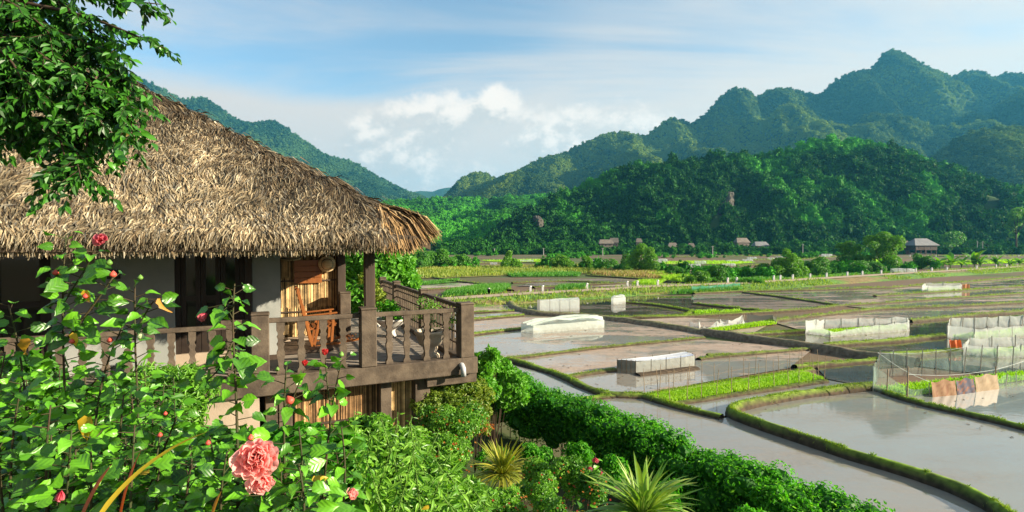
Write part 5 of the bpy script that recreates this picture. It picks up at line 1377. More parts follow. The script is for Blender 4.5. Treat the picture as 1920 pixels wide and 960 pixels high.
def clump_ball(c, r, n, q=.5, seed=0):
    rs = np.random.default_rng(seed); c = np.array(c, float); r = np.broadcast_to(np.asarray(r, float), 3); out = [(c, r * .55)]
    for i in range(n):
        d = nrm(rs.normal(0, 1, 3) + (0, 0, .25)); out.append((c + d * r * rs.uniform(.45, .8), r.mean() * q * rs.uniform(.6, 1.15)))
    return out

# hedge along the foot of the garden
hp, hz = [], []
for a, b in zip(HEDGE[1:-1], HEDGE[2:]):
    L = np.linalg.norm(b - a); m = max(2, int(L / .20))
    for t in np.linspace(0, 1, m, endpoint=False): hp.append(a + (b - a) * t)
clumps = []
for i, q in enumerate(hp):
    nx_ = np.array((-.82, -.57)); y = q[1]
    top = 2.64 + .05 * math.sin(i * .7) - max(0, 9 - y) * .05
    gz = float(garden_z(q[0], q[1]))
    for k in range(9):
        o_ = (k % 3 - 1) * .27 + NR.normal(0, .05); z = (top - .22 - .05 * abs(k % 3 - 1)) - (k // 3) * .36 + NR.normal(0, .06) + (.22 * (fbm(q[0] * .9, q[1] * .9, 3, 33) - .5) if k < 3 else 0); z = max(z, gz + .1)
        clumps.append((np.array((q[0] + nx_[0] * o_ + NR.normal(0, .05), q[1] + nx_[1] * o_ + NR.normal(0, .05), z)), np.array((.25, .25, .22)) * NR.uniform(.85, 1.2)))
clumps = [c for c in clumps if c[0][1] > 3.2]
bp = HEDGE[3]
shrub('hedge', 'long dense glossy green hedge between garden and flooded fields', (bp[0], bp[1], float(garden_z(*bp))), clumps, 95000, .060, .032, LM_HEDGE, 'hedge', twigs=20, core=.62, shell=.72)

def at(px, py, d): return P(px, py, d)
def gbase(p): return (p[0], p[1], float(garden_z(p[0], p[1])))
def bush(name, label, spots, n, L, W, mat, **k):
    """spots: (px, py, depth, radius_px)"""
    cl = []
    for i, (px, py, d, rp) in enumerate(spots): cl += clump_ball(at(px, py, d), rp / FP * d, 6, .5, i + len(label))
    b = gbase(cl[0][0]); return shrub(name, label, b, cl, n, L, W, mat, **k)
bush('broad_leaf_bush', 'bright green bush rising beside the balcony corner post', [(925,665,10.5,16),(905,690,10.5,26),(945,700,10.8,26),(912,725,10.3,34),(960,735,10.5,34)], 5500, .10, .05, LM_BUSH, core=.45)
bush('golden_bush', 'yellow green rounded bush under the balcony corner', [(830,735,8.6,36),(868,720,8.8,34),(800,760,8.3,30),(892,745,9,30),(850,765,8.4,34)], 7000, .06, .032, LM_YG)
def spotted(name, label, spots, n, L, W, mat, fl, fcol, fs, **k):
    r = bush(name, label, spots, n, L, W, mat, **k); b = r.location; mb = MB(); C = []
    for i in range(fl):
        px, py, d, rp = R.choice(spots); a = R.random() * 6.28; q = math.sqrt(R.random())
        p = at(px + math.cos(a) * rp * q, py + math.sin(a) * rp * q * .9, d - rp / FP * d * R.uniform(.7, 1.05) * math.sqrt(1 - q * q * .9)); col = np.array(R.choice(fcol)) * R.uniform(.7, 1.1)
        for j in range(5):
            t = 6.28 * j / 5 + a; mb.cards([p], [(math.cos(t), -.3, math.sin(t))], [(0, -1, .4)], fs * R.uniform(.7, 1.2), fs * .7, .1, [col], 'diamond')
    o = mb.obj('blossoms', M_BLOS, r, False, b); o['kind'] = 'stuff'; return r
M_BLOS = mat_rgb('blossom', 0.6, transl=0.3, nscale=20, namp=.15)
spotted('lantana_bush', 'loose bush dotted with orange blossom below the golden bush', [(820,800,7.6,40),(855,815,7.4,44),(800,845,7,44),(880,790,8,34),(845,860,6.8,44)], 9000, .045, .024, LM_FINE, 170, [(.62,.20,.03),(.66,.30,.05),(.50,.13,.03)], .017, core=.4)
spotted('lantana_bush', 'small leggy bush with orange tips beside the hedge end', [(890,775,9,26),(905,800,8.8,22)], 1800, .06, .03, LM_YG, 80, [(.60,.26,.05),(.55,.16,.03)], .024, core=.4)
spotted('ground_cover', 'low creeping plants with tiny orange flowers in front of the spiky plants', [(1010,925,4.6,44),(1070,900,5,40),(960,960,4.2,44),(1040,975,4.1,50),(1120,920,4.8,36),(900,960,4.0,40),(1000,900,5.2,36)], 14000, .032, .017, LM_FINE, 150, [(.60,.20,.04),(.58,.09,.05)], .011, core=.45)
bush('leafy_bush', 'fine leaved light green bush growing before the lower plaster wall', [(315,715,4.4,50),(360,750,4.2,50),(275,735,4.2,44),(330,800,4,54),(270,800,4,40)], 7000, .055, .018, LM_FINE, core=.3, shell=.3)
bush('hibiscus_thicket', 'thick mass of dark hibiscus leaves filling the lower left behind the stems', [(40,760,2.3,80),(130,850,2.2,90),(230,800,2.3,70),(300,880,2.2,90),(420,900,2.2,80),(520,930,2.1,80),(610,930,2.2,70),(60,930,2.1,90),(200,940,2.1,90),(360,960,2.1,80)], 11000, .055, .040, LM_HIBC, core=.35, shell=.35)
bush('dark_shrub', 'dark shrub in the shade at the lower left under the house', [(60,800,3.2,90),(200,860,3,90),(330,890,2.9,80),(480,900,2.9,80),(600,880,3,80),(640,960,2.8,80),(420,990,2.7,90)], 12000, .075, .045, LM_HEDGE, core=.5)
bush('leafy_bush', 'mid green bush under the balcony between stilts and lantana', [(690,830,4.6,50),(750,860,4.2,50),(800,900,4,50),(640,850,4.4,50)], 6000, .06, .025, LM_FINE, core=.4)
bush('shade_shrub', 'deep green undergrowth in the shade at the foot of the hedge', [(930,880,7,34),(1000,860,8,30),(1080,860,8,30),(1150,890,6.6,34),(1250,930,5.6,30)], 5000, .06, .03, LM_HEDGE, core=.5)
bush('broad_leaf_bush', 'green bush at the far right of the hedge on the bottom edge', [(1450,945,6.4,30),(1500,975,6.2,34),(1400,985,6,36),(1650,985,5.6,22)], 4000, .06, .032, LM_HEDGE)
bush('lance_leaf_shrub', 'mass of pale green narrow drooping leaves at the bottom centre', [(700,900,3,40),(760,880,3,44),(820,910,3,44),(870,940,3,40),(740,950,2.7,50),(820,970,2.7,50),(680,960,2.7,40)], 9000, .075, .02, LM_LANCEC, core=.4, up=.5)
# small pink flowered shrub in front of the hedge
hibiscus('hibiscus_shrub', 'small distant hibiscus with pink blooms in front of the hedge', (1110, 1000, 5.2), [[(1100,960,5),(1108,900,5),(1117,850,5)], [(1130,960,5),(1128,910,5),(1126,880,5)], [(1085,960,5),(1085,920,5),(1088,890,5)]],
  flowers=[(1116,861,4.97,14,'rose',dict(n=7)),(1106,877,4.97,9,'rose',dict(n=6)),(1127,886,4.97,10,'rose',dict(n=6))], size=(.05,.075), step=.05)

# spiky strap leaved plants
def spiky(name, label, px, py, d, n, L, W, mat, sets, up=(.15, 1.35), z=None):
    c = at(px, py, d); base = Vector(c); r = thing(name, label, 'plant', base)
    ms = [strap_mesh(mat, W * R.uniform(.8, 1.15), b, 8, i) for i, b in enumerate(sets)]
    for i in range(n):
        a = i * 2.399; e = up[0] + (up[1] - up[0]) * ((i + .5) / n); d_ = (math.cos(a) * math.cos(e), math.sin(a) * math.cos(e), math.sin(e))
        k = 1.0 if i % 7 else .8
        put_leaf(ms[i % len(ms)], r, c + np.array((math.cos(a), math.sin(a), 0)) * .015, d_, (NR.normal(0, .12), NR.normal(0, .12), 1 if e < 1.3 else .4), L * R.uniform(.75, 1.1) * k, base)
    MB().tube([c - np.array((0, 0, .45)), c - np.array((0, 0, .1)), c + np.array((0, 0, .03))], [.035, .03, .02], 7).obj('stem', M_TWIG, r, True, base)
spiky('spider_plant', 'big rosette of long pale green strap leaves at the bottom edge before the hedge', 1205, 968, 3.6, 150, .46, .058, LM_STRAP, [.4, .8, 1.1, 1.4], (.1, 1.45))
spiky('spider_plant', 'rounded yellow green rosette of narrow leaves left of the bigger spiky plant', 942, 890, 6.0, 190, .44, .05, LM_STRAPY, [.4, .7, 1.1, 1.5], (.0, 1.45))

# plants in the urns
for (p, r), (nm, lb, hgt, n, mat, L) in zip(UR, [('potted_shrub', 'sparse twiggy plant growing in the corner stone urn', .52, 420, LM_FINE, .045), ('potted_shrub', 'dark low plant in the wide bowl planter', .28, 900, LM_HEDGE, .07), ('potted_shrub', 'tall yellow green plant in the white urn at the deck end', .75, 900, LM_YG, .09)]):
    cl = [(p + np.array((NR.normal(0, r * .6), NR.normal(0, r * .6), hgt * t)), np.array((.16, .16, .14)) * (.9 if hgt > .3 else 1.1)) for t in np.linspace(.3, 1, 7)]
    shrub(nm, lb, p, cl, n, L, L * .5, mat, 'plant', trunk=.016, core=0, shell=.2)
# trees just beyond the balcony
bush('garden_tree', 'bright lime green tree rising behind the far end of the balcony', [(735,505,17,44),(700,500,17,40),(760,530,16.5,30),(690,560,16,36),(655,520,17,40),(660,490,17.5,34),(640,570,16,34),(725,555,16,36)], 9000, .19, .10, LM_BUSH, core=.45)

# ================================================================== OVERHANGING TREE
tb = Vector((-4.9, 3.4, float(garden_z(-4.9, 3.4)))); tree = thing('overhanging_tree', 'leafy tree whose drooping branches hang in from the top left corner', 'tree', tb)
trunk = MB(); trunk.tube([tuple(tb - Vector((0, 0, .4))), (-4.85, 3.4, 5.5), (-4.6, 3.45, 6.9), (-4.3, 3.5, 8.0)], [.22, .17, .13, .10], 10); trunk.obj('trunk', M_TWIG, tree, True, tb)
limb = MB(); smallC, smallD, smallN, smallL = [], [], [], []; leafcount = 0
def spray(Q, dens, size, r0):
    """a drooping branch with rows of leaves to either side"""
    global leafcount
    limb.tube(Q, np.linspace(r0, .003, len(Q)), 5)
    for p, t, s in along(Q, .19 / dens):
        if s < .12: continue
        for side in (-1, 1):
            a = R.random() * 6.28; d = nrm(np.array((math.cos(a), math.sin(a), R.uniform(-.9, .15))) + t * .6); L = R.uniform(.16, .32) * (1.0 if i not in (0, 1, 12) else .62)
            e = p + d * L + np.array((0, 0, -.10)) * L; W_ = [p, p + d * L * .55, e]; limb.tube(W_, [.003, .002, .0012], 3, cap=False)
            for q, tt, ss in along(np.array(W_), .034):
                for s2 in (-1, 1):
                    sd = nrm(np.cross(tt, (0, 0, 1)) * s2 + tt * .7 + np.array((0, 0, -.75 * R.uniform(.4, 1.5)))); sd = nrm(sd + NR.normal(0, .4, 3)); nn_ = nrm(np.array((0, -.5, .8)) + SUNV * .5 + NR.normal(0, .65, 3)); l = size * R.uniform(.7, 1.2)
                    smallC.append(q + sd * .006); smallD.append(sd); smallN.append(nn_); smallL.append(l)
BR = [  # branches traced from the picture: (px, py, depth) from the left edge inwards
 [(-260,-60,3.6),(40,-40,3.7),(180,-5,3.7),(300,8,3.6)], [(-260,-40,3.6),(20,0,3.7),(150,25,3.7),(240,60,3.6),(312,92,3.6)], [(-200,0,3.8),(60,40,3.8),(170,80,3.7),(235,140,3.7),(242,240,3.7)],
 [(-200,0,3.6),(0,60,3.5),(100,110,3.5),(160,200,3.5),(165,300,3.5)], [(-220,20,3.4),(-40,90,3.4),(60,150,3.4),(110,240,3.4),(130,330,3.4)], [(-220,60,3.6),(-60,120,3.6),(20,180,3.6),(60,250,3.6)],
 [(-240,40,3.3),(-60,60,3.3),(20,100,3.3),(50,170,3.3)], [(-260,-80,3.9),(0,-60,3.9),(120,0,3.9),(200,90,3.9)], [(-200,100,3.7),(-60,170,3.7),(0,230,3.7),(30,270,3.7)], [(-240,-90,4.1),(-20,-40,4.1),(80,30,4.1),(130,120,4.1),(190,190,4.1)],
 [(-240,-60,3.5),(-60,-30,3.5),(40,10,3.5),(100,70,3.5)], [(-240,-20,4.2),(-80,40,4.2),(30,90,4.2),(90,180,4.2)], [(-220,-120,3.8),(30,-90,3.8),(170,-60,3.8),(280,-20,3.7)], [(-200,140,3.9),(-80,190,3.9),(-10,200,3.9),(60,220,3.9)],
 [(100,100,3.5),(185,180,3.5),(225,170,3.6),(228,200,3.6)], [(60,60,3.7),(150,140,3.7),(205,200,3.7),(215,230,3.7)]]
for b in list(BR[2:11]): BR.append([(x + R.uniform(-60, 25), y + R.uniform(-60, 20), z + R.uniform(-.3, .5)) for x, y, z in b])
for i, b in enumerate(BR): spray(poly(b), 2.6 if i not in (0, 1, 12) else 1.5, .066, .02 if i < 14 else .008)
smallC = np.array(smallC); smallD = np.array(smallD); smallN = np.array(smallN); smallL = np.array(smallL)
# leaves nearest the eye and in frame stay single pieces
pxs = 960 + smallC[:, 0] / smallC[:, 1] * FP; pys = 455 - (smallC[:, 2] - HC) / smallC[:, 1] * FP
inside = (pxs > 0) & (pxs < 400) & (pys > -5) & (pys < 400)
rank = np.where(inside, smallL / smallC[:, 1] * (1 + .25 * (pxs > 200)), 0); order = np.argsort(-rank)[:298]; big = np.zeros(len(rank), bool); big[order] = True
for i in order: put_leaf(R.choice(TREEL), tree, smallC[i], smallD[i], smallN[i], smallL[i], tb)
fm = MB(); k = ~big; fm.cards(smallC[k], smallD[k], smallN[k], smallL[k], smallL[k] * .52, .18, NR.random(k.sum()), 'ovate')
o = fm.obj('foliage', LM_TREEC, tree, False, tb); o['kind'] = 'stuff'
limb.obj('branches', M_TWIG, tree, True, tb)
# ================================================================== SEEDBED NETS, COVERS AND STAKES
M_NETW = mat_net('white_net', (0.76, 0.80, 0.77), .60)
M_NETG = mat_net('thin_green_net', (0.46, 0.60, 0.52), .26)
M_FILM = mat_net('plastic_film', (0.70, 0.76, 0.70), .72)
M_SHEET = mat_rgb('tarp_sheet', 0.5, transl=.25, nscale=2.5, namp=.12)
M_BAMB = mat_plain('grey_bamboo_stake', (0.30, 0.22, 0.14), (0.17, 0.12, 0.08), 0.8, 6)
M_STAKEL = mat_plain('pale_stake', (0.50, 0.45, 0.36), (0.36, 0.31, 0.24), 0.8, 6)
M_BLUEN = mat_net('green_shade_net', (0.05, 0.30, 0.18), .75)
def seedlings(name, label, cs, n, h, w):
    """patch of rice seedlings filling a four sided bed, corners on the ground"""
    cs = [np.array(c)[:2] for c in cs]; s, t = NR.random(n), NR.random(n)
    q = (cs[0][None] * ((1 - s) * (1 - t))[:, None] + cs[1][None] * (s * (1 - t))[:, None] + cs[2][None] * (s * t)[:, None] + cs[3][None] * ((1 - s) * t)[:, None])
    a = NR.random(n) * 6.28; mb = MB()
    tone = np.clip(fbm(q[:, 0] * .7, q[:, 1] * .7, 3, 15) * 1.5 - .3 + NR.normal(0, .12, n), 0, 1)
    mb.cards(np.stack([q[:, 0], q[:, 1], np.full(n, .02)], 1), np.stack([np.cos(a) * .35, np.sin(a) * .35, a * 0 + 1], 1), np.stack([np.sin(a), -np.cos(a), a * 0 + .2], 1), h * NR.uniform(.7, 1.2, n), w, 0, tone, 'blade')
    tag(mb.obj(name, ML_BRT), label, kind='stuff')
    me = bpy.data.meshes.new('seedbed'); me.from_pydata([(c[0], c[1], .045) for c in cs], [], [(0, 1, 2, 3)]); me.update()
    if me.polygons[0].normal.z < 0: me.flip_normals()
    me.materials.append(M_FIELDBASE['rice_seedlings']); tag(link('seedbed', me), kind='structure')
def net_box(name, label, corners, h, mat, closed=True, stake=1.1, sag=.06, sides=None, lean=.04, band=None, group=None, hs=None, stakes=True, cat='net'):
    Q = [G(px, py, 0)[:2] for px, py in corners]; n = len(Q); base = Vector((*np.mean(Q, 0), 0)); r = thing(name, label, cat, base, 0, group); ctr = np.mean(Q, 0)
    mid = None
    for i in range(n if closed else n - 1):
        a, b = Q[i], Q[(i + 1) % n]; ha, hb = (hs[i], hs[(i + 1) % n]) if hs else (h, h)
        L = np.linalg.norm(b - a); m = max(2, int(L / stake) + 1); nx_ = (m - 1) * 4 + 1; V = []
        out = np.array((b - a)[::-1]) * (1, -1) / L; out = out * (1 if out @ (a - ctr) > 0 else -1)
        for j in range(nx_):
            t = j / (nx_ - 1); q = a + (b - a) * t; hh = ha + (hb - ha) * t; ph = (j % 4) / 4
            top = hh - sag * math.sin(math.pi * ph) * R.uniform(.5, 1.3) + (vnoise(q[0] * 1.3, q[1] * 1.3, 3) - .5) * (sag * 1.4 + .10)
            for k in range(4):
                z = k / 3; off = out * (lean * z * hh + .03 * math.sin(math.pi * ph) * math.sin(math.pi * z)) + out * (vnoise(q[0] * 4 + k, q[1] * 4, 6) - .5) * .10
                V.append((q[0] - off[0], q[1] - off[1], top * z - .02))
        me = np_mesh('net_panel', np.array(V) - np.array(base), grid_faces(nx_, 4), mat, None, True); link('net_panel', me, r)
        if stakes:
            for j in range(m - (0 if not closed and i == n - 2 else 1)):
                t = j / (m - 1); q = a + (b - a) * t - out * .03; hh = ha + (hb - ha) * t
                MB().tube([(q[0], q[1], -.1), (q[0] + R.uniform(-.09, .09) - out[0] * lean * hh, q[1] - out[1] * lean * hh, hh * R.uniform(1.02, 1.15))], .014 + .0002 * np.linalg.norm(q), 4).obj('stake', M_STAKEL, r, False, base)
    return r, base, Q
# big gauze fence at the right
r, base, Q = net_box('net_enclosure', 'tall grey green gauze fence with printed cloths hung along its foot', [(1636,733),(1701,748),(1745,742),(1865,727),(1990,708),(1985,694),(1806,698),(1645,706)], 1.15, M_NETG, stake=.75, sag=.07, hs=[1.0,.5,.45,.45,.45,1.15,1.12,1.05])
for (p0, p1, h0, cols, nm) in [((1742,742.6),(1787,738.6),.62,[(.26,.12,.06),(.34,.19,.10)],'printed orange cloth'),((1788,738.4),(1822,733.8),.60,[(.08,.04,.045),(.24,.09,.045),(.07,.07,.11)],'dark patterned cloth'),((1823,733.2),(1866,727.6),.64,[(.33,.235,.14),(.40,.29,.18)],'beige sack cloth')]:
    a, b = G(*p0)[:2], G(*p1)[:2]; V, C = [], []; nx_, nz = 19, 9
    out = np.array(((b - a)[1], -(b - a)[0])); out /= np.linalg.norm(out); out *= -1 if out[1] > 0 else 1
    for i in range(nx_):
        for k in range(nz):
            t, z = i / (nx_ - 1), k / (nz - 1); q = a + (b - a) * t + out * (.07 + .008 * math.sin(t * 15 + z * 3) + .07 * (1 - z))
            V.append((q[0], q[1], h0 * z * (1 - .08 * math.sin(t * 9)) - .03)); C.append(cols[int(fbm(t * 7 + p0[0], z * 7, 3, 2) * 1.6 * len(cols)) % len(cols)])
    o = link('cloth', np_mesh('cloth', np.array(V) - np.array(base), grid_faces(nx_, nz), M_SHEET, np.array(C), True), r); o['label'] = nm + ' hung on the net'
for (p0, h0, p1, h1) in [((1645,706),1.05,(1806,698),1.15),((1701,748),.95,(1865,727),.75),((1865,727),.75,(1985,694),1.2),((1645,706),1.1,(1742,742),.55)]:
    a, b = G(*p0), G(*p1); pts = [a * (1 - t) + b * t + np.array((0, 0, h0 * (1 - t) + h1 * t - .12 * math.sin(math.pi * t))) for t in np.linspace(0, 1, 9)]
    MB().tube(pts, .010, 4).obj('rope', M_NETW, r, False, base)
for p, h in [((1701,748),1.25),((1663,739),1.0),((1865,727),.9)]:
    a = G(*p); MB().tube([a - np.array((0, 0, .1)), a + np.array((.02, 0, h))], .022, 5).obj('stake', M_BAMB, r, False, base)
seedlings('rice_seedlings', 'seedlings inside the big gauze fence', [G(1642,731), G(1703,745), G(1990,704), G(1980,695)], 3000, .22, .05)
# white nets right
r, b_, Q = net_box('net_enclosure', 'white net pen at the right edge above the lower white pen', [(1776,634),(1827,639),(1945,632),(2060,622),(2040,606),(1780,617)], .78, M_NETW, stake=1.0, sag=.04)
r, b_, Q = net_box('net_enclosure', 'lower white net pen just below the tall white one, orange cloth at its corner', [(1806,664),(1870,671),(2040,664),(2030,648),(1815,652)], .62, M_NETW, stake=1.3)
seedlings('rice_seedlings', 'seedlings showing inside the lower white pen', [G(1810,663), G(1872,670), G(2040,662), G(2025,650)], 2500, .25, .06)
seedlings('rice_seedlings', 'seedlings showing inside the right white pen', [G(1782,633), G(1829,638), G(2050,621), G(2035,608)], 2500, .25, .07)
c = G(1790,656); o = thing('orange_cloth', 'bright orange cloth hung at the net corner by the bund', 'cloth', c)
V = [((i / 8 - .5) * .62, .05 * math.sin(i * 1.3) - .12 * (k / 6), .55 * (1 - k / 6) + .02 * math.sin(i * 2)) for i in range(9) for k in range(7)]
link('cloth', np_mesh('cloth', V, grid_faces(9, 7), M_SHEET, np.tile((.80, .14, .02), (63, 1)), True), o)
for s in (-.28, .28): MB().tube([(s, .02, -.1), (s, .02, .62)], .015, 4).obj('stake', M_BAMB, o)
r, b_, Q = net_box('net_enclosure', 'white open net pen with seedlings in the middle of the fields', [(1510,625),(1557,632),(1705,620),(1702,611),(1545,614)], .72, M_NETW, stake=1.3, hs=[.92, .36, .70, .66, .62])
seedlings('rice_seedlings', 'seedlings inside the middle white pen', [G(1515,624), G(1559,630.5), G(1700,619), G(1698,612)], 3500, .2, .07)
# flooded bed ringed with bare stakes
cs = [(1208,745), (1257,759), (1547,714), (1520,694)]
seedlings('rice_seedlings', 'bright green nursery bed of rice seedlings ringed by stakes', [G(1212,744.5), G(1258,757), G(1375,738), G(1340,724)], 7000, .15, .035)
seedlings('rice_seedlings', 'right half of the staked bright green nursery bed', [G(1343,724), G(1380,737.5), G(1545,713), G(1505,699)], 8000, .15, .035)
base = Vector(G(1380,730)); fr = thing('stake_fence', 'ring of thin bare stakes with string round the bright green nursery bed', 'fence', base); tops = []
for (a, b, m) in [(cs[0], cs[1], 2), (cs[1], cs[2], 11), (cs[2], cs[3], 2), (cs[3], cs[0], 13)]:
    A, B = G(*a), G(*b)
    for j in range(m):
        p = A + (B - A) * (j / m) + np.array((R.uniform(-.08, .08), R.uniform(-.06, .06), 0)); h = R.uniform(.95, 1.25); q = p + np.array((R.uniform(-.08, .08), R.uniform(-.05, .05), h))
        MB().tube([p - np.array((0, 0, .15)), (p + q) / 2 + np.array((R.uniform(-.02, .02), 0, 0)), q], [.015, .013, .010], 5).obj('stake', M_BAMB, fr, False, base); tops.append((p, q))
for f in (.45, .85):
    pts = [np.array(p) * (1 - f) + np.array(q) * f for p, q in tops]; MB().tube(pts + [pts[0]], .0035, 3).obj('string', M_BAMB, fr, False, base)
p3 = MB()
dike([(1208,745),(1340,722),(1470,703),(1522,694)], .42, .12, 1.0, tufts=1.4); dike([(1257,760),(1375,741),(1470,727),(1548,715)], .36, .10, .35)
# covered bed with blue white sheet
def tent(name, label, c4, h, colf, mat, cat='cover', sagk=.10, seg=14, side_mat=None, bulge=0.0, skirt=.0):
    Q = [G(px, py, 0)[:2] for px, py in c4]; base = Vector((*np.mean(Q, 0), 0)); r = thing(name, label, cat, base); n, m = seg, 7; V, C = [], []
    for i in range(n):
        for k in range(m):
            s, t = i / (n - 1), k / (m - 1); q = (Q[0] * (1 - s) + Q[1] * s) * (1 - t) + (Q[3] * (1 - s) + Q[2] * s) * t
            z = h * (1 + .18 * bulge * math.sin(s * 19)) + bulge * h * (math.sin(math.pi * t) ** .6 - 1) * .75 - sagk * math.sin(math.pi * t) * (.5 + .5 * math.sin(s * math.pi * 4) ** 2) + (fbm(q[0] * (1.8 if bulge == 0 else 3.2), q[1] * 3, 3, 4) - .5) * (.10 if bulge == 0 else .42)
            V.append((q[0], q[1], z)); C.append(colf(s, t))
    link('cover_sheet', np_mesh('cover_sheet', np.array(V) - np.array(base), grid_faces(n, m), mat, np.array(C), True), r)
    for i in range(4):
        a, b = Q[i], Q[(i + 1) % 4]; V = []
        for j in range(seg):
            q = a + (b - a) * j / (seg - 1)
            zt = h * (1 - .75 * bulge) + (fbm(q[0] * 1.8, q[1] * 1.8, 3, 4) - .5) * .10 * (1 if bulge == 0 else .6)
            for k in range(4): V.append((q[0], q[1], max(zt, .12) * k / 3 - .02))
        link('side_panel', np_mesh('side_panel', np.array(V) - np.array(base), grid_faces(seg, 4), side_mat[i] if isinstance(side_mat, list) else side_mat or M_NETG), r)
        for j in range(4):
            q = a + (b - a) * j / 4
            if bulge == 0: MB().tube([(q[0], q[1], -.1), (q[0], q[1], h * 1.08)], .018, 4).obj('stake', M_BAMB, r, False, base)
    return r
M_FILMG = mat_net('pale_grey_film', (0.50, 0.52, 0.48), .75)
M_GREYN = mat_net('dark_grey_net', (0.17, 0.18, 0.16), .82)
tent('covered_bed', 'low bed roofed with a sagging blue white sheet with dark mesh sides', [(1157,697),(1192,701),(1303,688),(1285,680)], .58, lambda s, t: (.50, .56, .72) if s > .72 and t > .3 else (.68, .70, .74), M_SHEET, side_mat=[M_GREYN, M_FILMG, M_FILMG, M_GREYN])
dike([(1195,703),(1250,697),(1305,690)], .5, .08, 0)
gcolr = lambda s, t: np.array((.62, .70, .60)) * R.uniform(.9, 1.05)
tent('plastic_tunnel', 'long lumpy pale green plastic tunnel lying in a flooded field', [(977,622),(1000,625),(1133,614),(1120,607)], .85, gcolr, mat_net('tunnel_film', (.62, .70, .62), .9), seg=40, bulge=.5, side_mat=M_FILM)
tent('plastic_tunnel', 'boxy white plastic tunnel beside dark water near the road', [(1007,583),(1012,584.5),(1087,582),(1084,577)], .98, gcolr, M_NETW, side_mat=M_NETW)
tent('plastic_tunnel', 'small lumpy white cover right of the boxy tunnel near the road', [(1146,569),(1150,570.5),(1173,569),(1170,566)], .78, gcolr, M_NETW, bulge=.25, side_mat=M_NETW)
net_box('net_enclosure', 'low white net pen near the road at the upper right of the fields', [(1728,545),(1740,547),(1804,545.5),(1800,541),(1735,541)], .75, M_NETW, stake=2.0)
seedlings('rice_seedlings', 'seedlings in the low pen near the road', [G(1733,545), G(1742,546.5), G(1795,545), G(1792,542)], 1200, .3, .12)
c = G(1810,544); o = thing('orange_cloth', 'faded orange cloth hanging beside the low white pen near the road', 'cloth', c)
V = [((i / 8 - .5) * 1.0, .08 * math.sin(i * 1.3), .75 * (1 - k / 5) - .03 * math.sin(i)) for i in range(9) for k in range(6)]
link('cloth', np_mesh('cloth', V, grid_faces(9, 6), M_SHEET, np.tile((.62, .26, .12), (54, 1)), True), o)
for s in (-.45, .45): MB().tube([(s, .02, -.1), (s, .02, .85)], .03, 4).obj('stake', M_BAMB, o)
net_box('net_enclosure', 'half collapsed white net over a green bed right of the irrigation dike', [(1318,618),(1345,617),(1400,611),(1392,607),(1365,610),(1350,608)], .45, M_NETW, closed=False, stake=1.0, sag=.25, hs=[.3, .6, .15, .65, .5, .6])
net_box('net_enclosure', 'short heap of white net at the edge of the irrigation dike', [(1293,615),(1311,616),(1313,612)], .5, M_NETW, closed=False, stake=.8, sag=.15)
net_box('net_enclosure', 'thin dark mesh fence behind the narrow green bed', [(1400,602),(1450,605),(1455,608)], .55, M_GREYN, closed=False, stake=1.2)
seedlings('rice_seedlings', 'narrow bright green bed below the collapsed net', [G(1328,622), G(1334,624), G(1456,608), G(1452,604)], 3500, .25, .07)
net_box('net_enclosure', 'dark green shade net strip along the bank below the road', [(1296,549),(1388,542)], .8, M_BLUEN, closed=False, stake=1.5)
# far white pens and covers across the valley
FAR = [(1675,1709,512,9,'white cover on the verge beyond the road under the big tree'),(1232,1250,492,7,'far white cover right of the bamboo clump'),(1304,1322,495,6,'far white cover in the brown plots, middle of three'),(1287,1312,501,6,'far white cover in the brown plots, nearest of three'),(1356,1377,499,5,'far white cover left of the round bushes'),(1364,1384,491,3.5,'far low cream cover in the brown plots'),(1393,1410,490,4,'far white cover, left one of an offset pair'),(1402,1417,487,5,'far white cover, right one of an offset pair'),(1441,1450,487,4,'small far white cover above the round bush'),(1113,1135,493,6,'far white cover left of the bamboo clump'),(1541,1559,482,6,'white cover on the far plot between two trees'),(975,1000,491,4,'far pale cover behind the lone bush'),(1195,1208,490,3,'thin far cover behind the bamboo'),(920,932,496,4,'pale far cover left of the lone bush'),(1456,1466,484,3,'smallest far cover above the round bush')]
for x0, x1, yb, hp_, lb in FAR:
    a = G(x0, yb); b = G(x1, yb + .2); d = a[1]; h = hp_ / FP * d; w = np.linalg.norm(b - a); c = (a + b) / 2
    t = thing('white_cover', lb, 'cover', c); mb = MB(); dp = 2.2
    n = 9; V = []
    for i in range(n):
        x = (i / (n - 1) - .5) * w; zz = h * (.9 + .18 * R.random())
        V += [(x, -dp / 2, 0), (x, -dp / 2 * .9, zz * .92), (x, 0, zz), (x, dp / 2 * .9, zz * .92), (x, dp / 2, 0)]
    F = grid_faces(n, 5); mb.add(V, F); mb.add([V[k] for k in range(5)], np.array([(0, 1, 2, 3)])); mb.add([V[(n - 1) * 5 + k] for k in range(5)], np.array([(3, 2, 1, 0)]))
    mb.obj('cover_sheet', M_NETW, t)
    for s in (-.5, 0, .5): MB().tube([(s * w, -dp / 2 - .03, -.1), (s * w, -dp / 2 - .03, h * 1.05)], .05, 4).obj('stake', M_BAMB, t)

